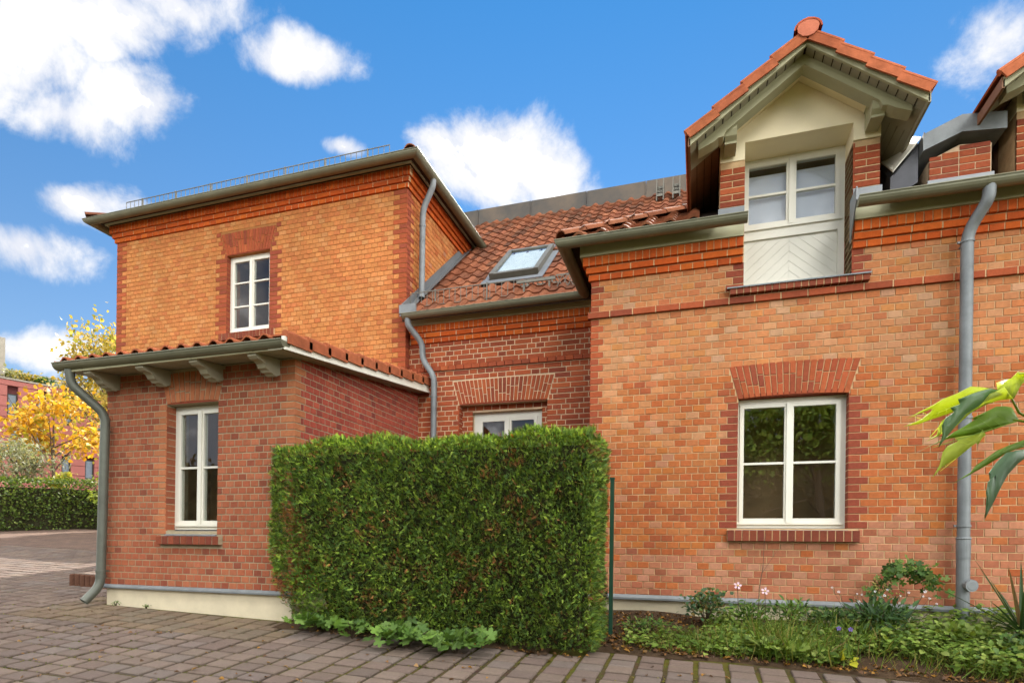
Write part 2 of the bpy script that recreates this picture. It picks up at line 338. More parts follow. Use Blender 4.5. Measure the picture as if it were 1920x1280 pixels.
def pavers():
    slope = Vector((-.028, .09, 1)); ux = Vector((1, 0, -.028)).normalized(); uy = Vector((0, 1, .09)); uy = (uy-ux*uy.dot(ux)).normalized(); uz = ux.cross(uy)
    R0 = Matrix((ux, uy, uz)).transposed()
    base = [lin(144, 126, 114, .5), lin(138, 120, 109, .5), lin(148, 130, 117, .5), lin(134, 118, 108, .5), lin(141, 127, 118, .5)]
    items = []
    for j in range(int(2.2/PY), int(10.6/PY)):
        for i in range(int(-17/PX), int(4.5/PX)):
            x = (i+.5)*PX; y = (j+.5)*PY
            if y > 5.82 and x > -7.4: continue                 # house and bed
            if y > 5.72 and x > -7.6 and x < -4.5: continue
            if y > 5.45 and -4.5 < x < -.95: continue           # hedge strip
            if x > -1.2 and y > 5.80: continue
            if x < -11.2+0 and y > 10.55: continue
            q = proj((x, y, gz(x, y)))
            v = ray(*q)
            if -x*math.sin(YAW)+y*math.cos(YAW) < 1.0: continue
            if not (-90 < q[0] < 2010 and q[1] < 1330): continue
            d = math.hypot(x, y)
            items.append((d, x, y, q))
    items.sort()
    n_ind = 0; Ms = []; Cs = []
    for d, x, y, q in items:
        c = jit(random.choice(base), .04)
        if y < 6.2 and x > -8 and x < -4.2 and y > 4.9: c = tuple(a*b for a, b in zip(c, (1.0, .98, .82)))
        w = PX-.042+random.uniform(-.009, .008); h = PY-.036+random.uniform(-.007, .007)
        rz = random.gauss(0, .012); dz = random.gauss(0, .0025)
        t = Vector((x+random.gauss(0, .003), y+random.gauss(0, .003), gz(x, y)-.03+dz))
        tilt = Matrix.Rotation(random.gauss(0, .008), 3, 'X') @ Matrix.Rotation(random.gauss(0, .008), 3, 'Y')
        R = R0 @ Matrix.Rotation(rz, 3, 'Z') @ tilt
        M4 = Matrix.Translation(t) @ R.to_4x4() @ Matrix.Diagonal((w, h, .03, 1))
        if n_ind < 300 and -10 < q[0] < 1930 and q[1] < 1285:
            o = link('paver', paver_me, PAVE); o.matrix_basis = M4; o['bcol'] = [float(a) for a in c]; n_ind += 1
        else: Ms.append(np.array(M4)); Cs.append(c)
    npmesh('distant_pavers', paver_v, paver_f, Ms, Cs, M_PAVER, PAVE, 'stuff')
pavers()

# ------------------------------------------------------------------ the brick house
HOUSE = thing('brick_house', 'orange and red brick house with clay tiled roofs, gabled dormer and white windows', 'house', (-3, 9, .4))
CH = .0836; Z0 = .66
YR, YM, YT, YA = 7.47, 9.0, 8.84, 5.8           # front planes: right block, recess, tower, lean-to
XR, XT, XA = -1.345, -4.74, -4.56               # left edge of right block, right side of tower, right side of lean-to
BR = []                                          # every brick: (kind, wall, plane, quad, proud, depth, colour)
def P3(plane, u, z, d):
    """plane ('y', Y) faces -Y ; ('x+', X) faces +X ; ('x-', X) faces -X ; d = distance in front of the plane"""
    k, v = plane
    return (u, v-d, z) if k == 'y' else ((v+d, u, z) if k == 'x+' else (v-d, u, z))
def brick(kind, wall, plane, u0, u1, z0, z1, col, proud=.0, depth=.03):
    BR.append((kind, wall, plane, ((u0, z0), (u1, z0), (u1, z1), (u0, z1)), proud, depth, col, True))
def qbrick(kind, wall, plane, quad, col, proud=0., depth=.03):
    BR.append((kind, wall, plane, quad, proud, depth, col, False))
def pick(pal, calm=.36):
    w = sum(p[1] for p in pal); mean = [sum(p[0][i]*p[1] for p in pal)/w for i in range(3)]
    c = random.choices([p[0] for p in pal], [p[1] for p in pal])[0]; c = [a*(1-calm)+b*calm for a, b in zip(c, mean)]
    g = .3*c[0]+.55*c[1]+.15*c[2]
    return jit((c[0]*.96, c[1]*.965, c[2]*.93), .075)
PAL_UP = [(lin(198, 136, 92), 4), (lin(194, 124, 80), 4), (lin(190, 112, 68), 2.5), (lin(196, 146, 108), 2), (lin(202, 134, 76), 1.2), (lin(178, 100, 66), 1.5), (lin(198, 160, 130), .6)]
PAL_MID = [(lin(187, 109, 62), 4), (lin(181, 100, 57), 4), (lin(174, 91, 53), 3), (lin(189, 122, 74), 2.5), (lin(196, 120, 59), 1.0), (lin(159, 81, 55), 1.5), (lin(190, 139, 111), .9)]
PAL_PINK = [(lin(188, 127, 98), 4), (lin(180, 113, 83), 3), (lin(168, 96, 70), 2), (lin(193, 140, 113), 3), (lin(148, 79, 57), .8)]
PAL_RED = [(lin(166, 84, 56), 4), (lin(176, 90, 56), 3), (lin(150, 76, 54), 3), (lin(186, 100, 62), 1.5), (lin(132, 68, 54), 1)]
PAL_JAMB = [(lin(150, 76, 56), 4), (lin(140, 70, 54), 3), (lin(162, 84, 58), 2)]
PAL_CORN = [(lin(206, 98, 40), 4), (lin(196, 88, 38), 3), (lin(212, 108, 44), 2), (lin(180, 80, 40), 1)]
PAL_TOW = [(lin(202, 136, 80), 5), (lin(198, 126, 74), 4), (lin(192, 116, 68), 3), (lin(204, 146, 94), 2), (lin(184, 106, 66), 1)]
PAL_ANX = [(lin(172, 100, 72), 4), (lin(166, 94, 67), 4), (lin(180, 112, 82), 3), (lin(150, 80, 60), 1.6), (lin(130, 70, 56), .7)]
PAL_ANXS = [(lin(176, 84, 68), 4), (lin(166, 78, 66), 4), (lin(186, 96, 74), 2), (lin(136, 70, 64), 1.4)]
PAL_SILL = [(lin(132, 69, 52), 3), (lin(117, 61, 49), 2), (lin(145, 78, 56), 2)]
PAL_TILE = [(lin(142, 88, 64), 4), (lin(132, 80, 58), 3), (lin(154, 100, 74), 3), (lin(112, 72, 56), 2), (lin(92, 66, 54), 1.6)]
PAL_TILEN = [(lin(180, 104, 72), 4), (lin(172, 98, 68), 3), (lin(164, 94, 66), 2)]

def rows(wall, plane, u0, u1, z0, n, pitch, palf, blocked=(), ql=None, qr=None, joint=.009, stretch=0., qpal=PAL_JAMB, zc=CH, k0=0, topf=None, jpal=None):
    """courses of headers; blocked: (u0,u1,z0,z1, jambL, jambR) rectangles to leave open, with quoined jambs"""
    for k in range(n):
        za = z0+k*zc; zb = za+zc-joint
        if topf and zb > topf((u0+u1)/2)+.6: break
        odd = (k+k0) % 2
        segs = [(u0, u1)]
        ends = []
        if ql and not (topf and zb > topf(u0)):
            w = ql[odd]; brick('quoin_brick', wall, plane, u0, u0+w-joint, za, zb, pick(qpal)); segs = [(u0+w, u1)]
        if qr:
            w = qr[odd]; brick('quoin_brick', wall, plane, u1-w+joint, u1, za, zb, pick(qpal)); segs[-1] = (segs[-1][0], u1-w)
        for (a, b, c, d, jl, jr) in blocked:
            if za+zc*.5 < c or za+zc*.5 > d: continue
            if callable(a): a = a(za+zc*.5)
            if callable(b): b = b(za+zc*.5)
            la, rb = a, b
            if jl:
                w = jl[odd]; brick('jamb_brick', wall, plane, a-w, a, za, zb, pick(jpal or PAL_JAMB)); la = a-w-joint
            if jr:
                w = jr[odd]; brick('jamb_brick', wall, plane, b, b+w, za, zb, pick(PAL_JAMB)); rb = b+w+joint
            ns = []
            for (s0, s1) in segs:
                if rb <= s0 or la >= s1: ns.append((s0, s1)); continue
                if la > s0: ns.append((s0, la))
                if rb < s1: ns.append((rb, s1))
            segs = ns
        for (s0, s1) in segs:
            if s1-s0 < .02: continue
            i = math.floor((s0-odd*pitch*.5)/pitch); x = i*pitch+odd*pitch*.5
            cuts = [s0]
            while x < s1-.03:
                if x > s0+.035: cuts.append(x)
                st = 2 if random.random() < stretch else 1
                x += pitch*st
            cuts.append(s1)
            for a, b in zip(cuts[:-1], cuts[1:]):
                zt = zb
                if topf:
                    t = topf((a+b)/2)
                    if za > t-.02: continue
                    zt = min(zb, t)
                bb = b-joint if b < s1 else b
                r = random.uniform(-.0015, .0015)
                brick('brick', wall, plane, a, bb, za+r, zt+r, pick(palf((a+b)/2, za)), random.gauss(.0, .0012))
def arch(wall, plane, b0, b1, t0, t1, zb, zt, n, rise=.03, pal=PAL_RED, proud=.002, joint=.009, kind='arch_brick'):
    def pt(s, h):
        lo = b0+(b1-b0)*s; hi = t0+(t1-t0)*s
        zlo = zb+rise*4*s*(1-s); zhi = zt+rise*.9*4*s*(1-s)
        return (lo+(hi-lo)*h, zlo+(zhi-zlo)*h)
    for i in range(n):
        s0 = i/n; s1 = (i+1)/n; e = joint/2/(b1-b0)
        cuts = [(0, .62, 1.0), (0, .36, 1.0), (0, .3, .66, 1.0), (0, .5, 1.0)][[0, 1, 0, 2, 1, 3][(i*5+i//3) % 6]]
        for a, b in zip(cuts[:-1], cuts[1:]):
            g = joint/2/(zt-zb)
            qbrick(kind, wall, plane, (pt(s0+e, a+g), pt(s1-e, a+g), pt(s1-e, b-g), pt(s0+e, b-g)), pick(pal), proud)
def wall_mesh(name, plane, u0, u1, z0, z1, m, holes=(), th=.34, top=None):
    """mortar body behind the bricks, cut round its openings"""
    us = sorted({u0, u1, *[h[0] for h in holes], *[h[1] for h in holes]}); zs = sorted({z0, z1, *[h[2] for h in holes], *[h[3] for h in holes]})
    mb = MB()
    for a, b in zip(us[:-1], us[1:]):
        for c, d in zip(zs[:-1], zs[1:]):
            mu, mz = (a+b)/2, (c+d)/2
            if any(h[0] < mu < h[1] and h[2] < mz < h[3] for h in holes): continue
            za, zb_ = d, d
            if top and d == z1: za, zb_ = top(a), top(b)
            p = [P3(plane, a, c, -.007), P3(plane, b, c, -.007), P3(plane, b, c, -th), P3(plane, a, c, -th),
                 P3(plane, a, za, -.007), P3(plane, b, zb_, -.007), P3(plane, b, zb_, -th), P3(plane, a, za, -th)]
            if plane[0] == 'x+': p = [p[1], p[0], p[3], p[2], p[5], p[4], p[7], p[6]]
            mb.hexa(p)
    return mb.build(name, m, HOUSE)

PR, PYR, PYM, PYT, PYA = .1425, ('y', YR), ('y', YM), ('y', YT), ('y', YA)
# --- right block
RWIN = (.445, 1.62, 1.49, 3.03); RDOR = (.487, 1.63, 4.36, 6.09)
w_right = wall_mesh('wall', PYR, XR+.007, 5.4, .60, 4.93, M_MORTAR_TAN, [(RWIN[0], RWIN[1], RWIN[2], RWIN[3]+.02), (RDOR[0], RDOR[1], RDOR[2], 4.93)])
w_right['label'] = 'long orange brick front wall of the right block'
def pal_right(u, z):
    pk = 1.56 if u > 1.6 else (1.36 if u > .2 else 1.17)
    if z < pk+random.gauss(0, .05): return PAL_PINK if random.random() < .86 else PAL_MID
    if z < 2.4: return PAL_MID
    if z < 3.3: return PAL_MID if random.random() < .6 else PAL_UP
    return PAL_UP
JQ = (.2, .118)
A0, A1, T0, T1, AZ0, AZ1 = .445, 1.62, .335, 1.74, 3.03, 3.43
def aL(z): return A0+(T0-A0)*(z-AZ0)/(AZ1-AZ0)-.012
def aR(z): return A1+(T1-A1)*(z-AZ0)/(AZ1-AZ0)+.012
rows(w_right, PYR, XR, 5.3, Z0, 42, PR, pal_right, [(RWIN[0], RWIN[1], 1.49, 3.03, JQ, JQ), (aL, aR, AZ0, AZ1+.02, None, None), (.335, 1.735, 1.335, 1.47, None, None)], ql=(.172, .112), qpal=PAL_RED)
rows(w_right, PYR, XR, 5.3, Z0+43*CH, 5, PR, pal_right, [(RDOR[0], RDOR[1], 4.36, 6.1, JQ, JQ), (.33, 1.80, 4.2, 4.345, None, None)], ql=(.172, .112), qpal=PAL_RED, k0=1)
arch(w_right, PYR, A0, A1, T0, T1, AZ0, AZ1, 19, .022)
def course(kind, wall, plane, u0, u1, z0, z1, pitch, pal, proud, joint=.009, depth=None):
    u = u0
    while u < u1-.02:
        e = min(u+pitch, u1)
        if u1-e < .03: e = u1
        brick(kind, wall, plane, u, e-joint, z0, z1, pick(pal), proud+random.gauss(0, .0015), (depth or proud+.03)); u = e
def mortar_strip(name, plane, u0, u1, z0, z1, proud, m):
    mb = MB(); p = [P3(plane, u0, z0, proud), P3(plane, u1, z0, proud), P3(plane, u1, z0, -.02), P3(plane, u0, z0, -.02), P3(plane, u0, z1, proud), P3(plane, u1, z1, proud), P3(plane, u1, z1, -.02), P3(plane, u0, z1, -.02)]
    if plane[0] == 'x+': p = [p[1], p[0], p[3], p[2], p[5], p[4], p[7], p[6]]
    mb.hexa(p); return mb.build(name, m, HOUSE)
def cornice(wall, plane, u0, u1, zb, m, endl=0, endr=0, hgt=.12, pal=PAL_CORN):
    """three corbelled courses: headers, stretchers, rowlocks on edge"""
    for k, (pr, h, pt) in enumerate(((.03, CH, PR), (.062, CH, 2*PR), (.095, hgt, CH))):
        z = zb+k*CH; a, b = u0-(pr if endl else 0), u1+(pr if endr else 0)
        course('cornice_brick', wall, plane, a, b, z, z+h-.008, pt, pal, pr, depth=pr+.02)
        mortar_strip('cornice_bed', plane, a+.003, b-.003, z+.004, z+h-.002, pr-.007, m)
# belt course
course('belt_brick', w_right, PYR, XR-.035, 5.3, Z0+42*CH, Z0+43*CH-.006, 2*PR, PAL_RED, .035)
mortar_strip('belt_bed', PYR, XR-.03, 5.3, Z0+42*CH+.002, Z0+43*CH-.002, .028, M_MORTAR_TAN)
ZC = 4.655
cornice(w_right, PYR, XR, RDOR[0]-.005, ZC, M_MORTAR_TAN, endl=1)
cornice(w_right, PYR, RDOR[1]+.005, 5.3, ZC, M_MORTAR_TAN)
# sills of bricks on edge
def sill(u0, u1, z0, z1, plane, n, proud, wall, m):
    p = (u1-u0)/n
    for i in range(n):
        a = u0+i*p+.005; b = u0+(i+1)*p-.005
        brick('sill_brick', wall, plane, a, b, z0, z1, pick(PAL_SILL), proud+random.gauss(0, .002), proud+.03)
    mortar_strip('sill_bed', plane, u0+.004, u1-.004, z0+.006, z1-.004, proud-.008, m)
sill(.335, 1.735, 1.338, 1.468, PYR, 17, .075, w_right, M_MORTAR_TAN)
sill(.33, 1.80, 4.262, 4.342, PYR, 19, .085, w_right, M_MORTAR_TAN)
# --- left flank of the right block (faces the recess)
w_flank = wall_mesh('wall', ('x-', XR), YR+.34, YM, .5, 4.93, M_MORTAR_TAN)
rows(w_flank, ('x-', XR), YR+.01, YM-.01, Z0, 48, PR, lambda u, z: PAL_RED)
# --- recess wall
MOP = (-3.81, -2.30, .5, 3.575)
w_mid = wall_mesh('wall', PYM, XT-.3, XR, .4, 4.93, M_MORTAR_RED, [MOP])
w_mid['label'] = 'recessed darker red brick wall with pale joints'
def mL(z): return -3.81+(-3.93+3.81)*(z-3.575)/.4-.012
def mR(z): return -2.30+(-2.19+2.30)*(z-3.575)/.4+.012
rows(w_mid, PYM, XT, XR, Z0, 48, PR, lambda u, z: PAL_RED, [(MOP[0], MOP[1], .4, 3.575, None, None), (mL, mR, 3.575, 3.99, None, None)], joint=.014, stretch=.45)
arch(w_mid, PYM, MOP[0], MOP[1], -3.93, -2.19, 3.575, 3.975, 24, .015, PAL_RED, joint=.013)
course('belt_brick', w_mid, PYM, XT+.02, XR, Z0+42*CH, Z0+43*CH-.008, PR, PAL_RED, .03)
cornice(w_mid, PYM, XT+.03, XR-.04, ZC, M_MORTAR_RED)
# inner step of the recess opening
w_in = wall_mesh('wall', ('y', YM+.13), -3.95, -2.2, .4, 3.9, M_MORTAR_RED, [(-3.62, -2.42, .4, 3.47)], th=.2)
rows(w_in, ('y', YM+.13), -3.9, -2.25, Z0, 38, PR, lambda u, z: PAL_RED, [(-3.62, -2.42, .4, 3.47, None, None)], joint=.013)
# --- tower
TWIN = (-8.515, -7.54, 5.17, 6.63)
M_MORTAR_BR = mat('brown tower mortar', lin(168, 116, 70), .95, .1, var=.15, scale=12)
w_tow = wall_mesh('wall', PYT, -11.283, XT-.007, 2.0, 7.62, M_MORTAR_BR, [(TWIN[0], TWIN[1], TWIN[2], TWIN[3])])
w_tow['label'] = 'upper tower wall of orange brick with dark red quoins'
TZ = 7.262; nT = 41
def tL(z): return -8.515+(-8.655+8.515)*(z-6.63)/.42-.01
def tR(z): return -7.54+(-7.41+7.54)*(z-6.63)/.42+.01
rows(w_tow, PYT, -11.29, XT, TZ-nT*CH, nT, .126, lambda u, z: PAL_TOW, [(TWIN[0], TWIN[1], TWIN[2], TWIN[3], (.26, .17), (.26, .17)), (tL, tR, 6.63, 7.06, (.1, .03), (.1, .03)), (-8.66, -7.40, 5.03, 5.165, None, None)], ql=(.27, .15), qr=(.27, .15), qpal=PAL_RED, jpal=PAL_RED)
arch(w_tow, PYT, TWIN[0], TWIN[1], -8.655, -7.41, 6.63, 7.05, 17, .012, PAL_RED)
sill(-8.66, -7.40, 5.035, 5.165, PYT, 16, .04, w_tow, M_MORTAR_TAN)
PXT = ('x+', XT)
w_tside = wall_mesh('wall', PXT, YT+.34, 12.6, 2.0, 7.62, M_MORTAR_BR)
rows(w_tside, PXT, YT+.002, 12.5, TZ-nT*CH, nT, .126, lambda u, z: PAL_TOW if random.random() < .75 else PAL_MID, ql=(.15, .27), qpal=PAL_JAMB)
cornice(w_tow, PYT, -11.29, XT, TZ, M_MORTAR_TAN, 1, 1, .15)
cornice(w_tside, PXT, YT, 12.4, TZ, M_MORTAR_TAN, 0, 0, .15)
w_tl = wall_mesh('wall', ('x-', -11.29), YT+.34, 12.6, .5, 7.62, M_MORTAR_TAN)
# --- lean-to
AWIN = (-6.515, -5.69, 1.385, 3.0)
w_anx = wall_mesh('wall', PYA, -7.543, XA-.007, .62, 3.44, M_MORTAR_GREY, [AWIN])
w_anx['label'] = 'pinkish red front wall of the lean-to with grey joints'
def nL(z): return -6.515+(-6.58+6.515)*(z-3.0)/.4-.01
def nR(z): return -5.69+(-5.60+5.69)*(z-3.0)/.4+.01
PAL_ANXL = [(lin(188, 120, 84), 3), (lin(182, 112, 78), 2)]
rows(w_anx, PYA, -7.55, XA, Z0+.015, 33, .122, lambda u, z: PAL_ANX, [(AWIN[0], AWIN[1], 1.385, 3.0, (.21, .12), None), (nL, nR, 3.0, 3.5, None, None), (-6.6, -5.6, 1.21, 1.325, None, None)], joint=.012, qr=(.21, .12), qpal=PAL_ANXL, jpal=PAL_ANXL)
arch(w_anx, PYA, AWIN[0], AWIN[1], -6.62, -5.58, 3.0, 3.39, 11, .02, PAL_ANXL, joint=.014)
sill(-6.6, -5.6, 1.212, 1.318, PYA, 10, .07, w_anx, M_MORTAR_GREY)
PXA = ('x+', XA)
def antop(y): return 3.40+.12*(y-5.5)
w_as = wall_mesh('wall', PXA, YA+.34, YM, .62, 3.8, M_MORTAR_GREY, top=antop)
w_as['label'] = 'dusky red side wall of the lean-to'
rows(w_as, PXA, YA+.002, YM-.01, Z0+.015, 40, .122, lambda u, z: PAL_ANXS, ql=(.12, .21), qpal=PAL_ANXL, joint=.012, topf=antop)
w_al = wall_mesh('wall', ('x-', -7.55), YA+.34, YT, .3, 3.44, M_MORTAR_GREY)
# --- dormer piers and cream gable
w_dor = wall_mesh('dormer_wall', PYR, .21, .487, 4.93, 5.9, M_MORTAR_TAN, th=.4)
w_dor2 = wall_mesh('dormer_wall', PYR, 1.63, 1.9, 4.93, 5.88, M_MORTAR_TAN, th=.4)
w_dor3 = wall_mesh('dormer_wall', PYR, 3.16, 3.437, 4.93, 5.9, M_MORTAR_TAN, th=.4)
w_dor4 = wall_mesh('dormer_wall', PYR, 4.58, 4.85, 4.93, 5.88, M_MORTAR_TAN, th=.4)
for w, a, b in ((w_dor, .21, .487), (w_dor2, 1.63, 1.9), (w_dor3, 3.16, 3.437), (w_dor4, 4.58, 4.85)):
    for k in range(12):
        z = 4.96+k*.0785
        if z+.07 > 5.89: break
        if k % 2: brick('brick', w, PYR, a, b, z, z+.066, pick(PAL_RED), .0)
        else:
            brick('brick', w, PYR, a, (a+b)/2-.006, z, z+.066, pick(PAL_RED)); brick('brick', w, PYR, (a+b)/2+.006, b, z, z+.066, pick(PAL_RED))
# brick reveal on the right side of the dormer opening
for k in range(20):
    z = 4.38+k*.0785
    if z > 5.84: break
    if k % 2: brick('brick', w_dor2, ('x-', 1.63), 7.475, 7.85, z, z+.066, pick(PAL_RED), .0, .02)
    else:
        brick('brick', w_dor2, ('x-', 1.63), 7.475, 7.65, z, z+.066, pick(PAL_RED), 0, .02); brick('brick', w_dor2, ('x-', 1.63), 7.662, 7.85, z, z+.066, pick(PAL_RED), 0, .02)

# ---- turn the bricks into objects: the largest in the picture one by one, the others as one part
UB, UBv, UBf = unit_block('brick', M_BRICK, .02, .035, .16)
def plane_axes(plane):
    if plane[0] == 'y': return Vector((1, 0, 0)), Vector((0, 0, 1)), Vector((0, -1, 0))
    if plane[0] == 'x+': return Vector((0, 1, 0)), Vector((0, 0, 1)), Vector((1, 0, 0))
    return Vector((0, -1, 0)), Vector((0, 0, 1)), Vector((-1, 0, 0))
def hidden(q, kind):
    x, y = q
    if not (5 < x < 1915 and 5 < y < 1275): return True
    if 505 < x < 1145 and y > 830: return True
    if x > 1280 and y > 1115: return True
    return False
def place_bricks():
    cand = {}; rest = {}
    for i, (kind, wall, plane, quad, proud, depth, col, rect) in enumerate(BR):
        c3 = P3(plane, sum(q[0] for q in quad)/4, sum(q[1] for q in quad)/4, proud)
        pr = [proj(P3(plane, q[0], q[1], proud)) for q in quad]
        area = abs(sum(pr[k][0]*pr[(k+1) % 4][1]-pr[(k+1) % 4][0]*pr[k][1] for k in range(4)))/2
        if wall is w_flank or hidden(proj(c3), kind): area = 0
        cand.setdefault(kind, []).append((area, i))
    joined = MB()
    for kind, L in cand.items():
        L.sort(reverse=True); cap = {'brick': 300, 'quoin_brick': 200, 'jamb_brick': 150, 'cornice_brick': 250}.get(kind, 300)
        for r, (area, i) in enumerate(L):
            _, wall, plane, quad, proud, depth, col, rect = BR[i]
            au, az, an = plane_axes(plane)
            if r < cap and area > 12:
                if rect:
                    o = link(kind, UB, wall)
                    w = quad[1][0]-quad[0][0]; h = quad[3][1]-quad[0][1]
                    c = Vector(P3(plane, (quad[0][0]+quad[1][0])/2, (quad[0][1]+quad[3][1])/2, proud-depth))
                    R = Matrix((au, az, an)).transposed().to_4x4()
                    o.matrix_basis = Matrix.Translation(c) @ R @ Matrix.Rotation(random.gauss(0, .004), 4, 'Z') @ Matrix.Diagonal((w, h, depth, 1))
                else:
                    mb = MB(); add_quad(mb, plane, quad, proud, depth, (0, 0, 0)); o = mb.build(kind, M_BRICK, wall)
                o['bcol'] = [float(v) for v in col]
            else: add_quad(joined, plane, quad, proud, depth, col)
    joined.build('brickwork', M_BRICK, HOUSE, kind='stuff', colors=True)
def add_quad(mb, plane, quad, proud, depth, col):
    cu = sum(q[0] for q in quad)/4; cz = sum(q[1] for q in quad)/4
    i = len(mb.v); e = .0035
    ins = [(q[0]+math.copysign(e, cu-q[0]), q[1]+math.copysign(e, cz-q[1])) for q in quad]
    mb.v += [P3(plane, *q, proud-depth) for q in quad]+[P3(plane, *q, proud-.004) for q in quad]+[P3(plane, *q, proud) for q in ins]
    flip = plane[0] == 'x-'
    for f in ((0, 1, 5, 4), (1, 2, 6, 5), (2, 3, 7, 6), (3, 0, 4, 7), (4, 5, 9, 8), (5, 6, 10, 9), (6, 7, 11, 10), (7, 4, 8, 11), (8, 9, 10, 11)):
        mb.f.append(tuple(i+k for k in (reversed(f) if flip else f))); mb.c.append(col)
place_bricks()

# ---- plinth and its zinc flashing
def plinth():
    mb = MB(); mb.box(XR+.02, 5.4, YR+.02, YR+.4, -.3, .60); mb.build('plinth', M_PLINTH, HOUSE)
    mb = MB(); mb.box(-7.53, XA-.02, YA+.015, YA+.4, -.2, .63); mb.box(XA-.4, XA-.019, YA+.4, YM-.02, -.2, .62); mb.build('plinth', M_PLINTH, HOUSE)
    mb = MB(); mb.prism([(YR+.03, .60), (YR-.045, .598), (YR-.045, .622), (YR-.005, .658), (YR+.03, .658)], 'x', XR-.03, 5.4); mb.build('plinth_flashing', M_ZINC, HOUSE)
    mb = MB(); mb.prism([(YA+.03, .62), (YA-.045, .625), (YA-.045, .645), (YA-.005, .674), (YA+.03, .674)], 'x', -7.59, XA+.03); mb.build('plinth_flashing', M_ZINC, HOUSE)
plinth()

# ---- gutters: half round troughs following a path, with a rolled front lip
def gutter(name, pts, r, m, outer, ends=(True, True)):
    """pts: centre line at lip height; outer(+1/-1): which side the rolled lip is on"""
    pts = [Vector(p) for p in pts]; mb = MB(); seg = 9; rings = []
    for k, p in enumerate(pts):
        d0 = (pts[k]-pts[k-1]).normalized() if k else None; d1 = (pts[k+1]-pts[k]).normalized() if k < len(pts)-1 else None
        if d0 is None: n = d1.cross(Vector((0, 0, 1))).normalized(); sc = 1
        elif d1 is None: n = d0.cross(Vector((0, 0, 1))).normalized(); sc = 1
        else:
            n0 = d0.cross(Vector((0, 0, 1))).normalized(); n1 = d1.cross(Vector((0, 0, 1))).normalized(); n = (n0+n1).normalized(); sc = 1/max(.3, n.dot(n1))
        ring = []
        prof = [(-math.cos(math.pi*q/seg), -math.sin(math.pi*q/seg)) for q in range(seg+1)]
        for (a, b) in prof: ring.append(p+n*(a*r*sc*outer*-1)+Vector((0, 0, b*r)))
        for (a, b) in reversed(prof): ring.append(p+n*(a*(r-.004)*sc*outer*-1)+Vector((0, 0, b*(r-.004)+.001)))
        i = len(mb.v); mb.v += [tuple(q) for q in ring]; rings.append((i, len(ring)))
    for k in range(len(pts)-1):
        i, L = rings[k]; j, _ = rings[k+1]
        for q in range(L): mb.f.append((i+q, i+(q+1) % L, j+(q+1) % L, j+q)); mb.c.append((0, 0, 0))
    for k, e in ((0, ends[0]), (-1, ends[1])):
        if e:
            i, L = rings[k]; mb.f.append(tuple(i+q for q in range(seg+1))); mb.c.append((0, 0, 0))
    g = mb.build(name, m, HOUSE, smooth=False)
    lip = MB()
    lp = []
    for k, p in enumerate(pts):
        i, L = rings[k]; lp.append(Vector(mb.v[i+(seg if outer > 0 else seg)]))
    lip.tube(lp, .009, 6); lip.build('gutter_lip', m, g)
    for k in range(len(pts)-1):                     # joint bands
        a, b = pts[k], pts[k+1]; L = (b-a).length; n = max(1, int(L/.75))
        d = (b-a).normalized(); nn = d.cross(Vector((0, 0, 1))).normalized()
        for q in range(n):
            if L < .5: break
            t = (q+.5)/n; c = a+(b-a)*t; bm = MB(); w = .014
            for s0, s1 in zip(range(seg), range(1, seg+1)):
                f = lambda q_, s: tuple(c+d*s*w+nn*(math.cos(math.pi*q_/seg)*(r+.003)*outer)+Vector((0, 0, -math.sin(math.pi*q_/seg)*(r+.003))))
                bm.face([f(s0, -1), f(s1, -1), f(s1, 1), f(s0, 1)])
            bm.build('gutter_bracket', m, g)
    return g
gut_r = gutter('gutter', [(.50, 7.15, 5.05), (-1.665, 7.15, 5.055), (-1.665, 8.68, 5.055), (-4.70, 8.68, 5.045)], .08, M_ZINC_D, 1)
gutter('gutter', [(5.5, 7.15, 5.035), (1.61, 7.15, 5.045)], .08, M_ZINC_D, 1)
gutter('gutter', [(-4.43, 12.0, 7.60), (-4.43, 8.50, 7.60), (-11.6, 8.50, 7.60), (-11.6, 12.0, 7.60)], .085, M_ZINC_D, 1)
gutter('gutter', [(-4.36, 5.38, 3.475), (-7.86, 5.38, 3.495)], .082, M_ZINC_D, 1)

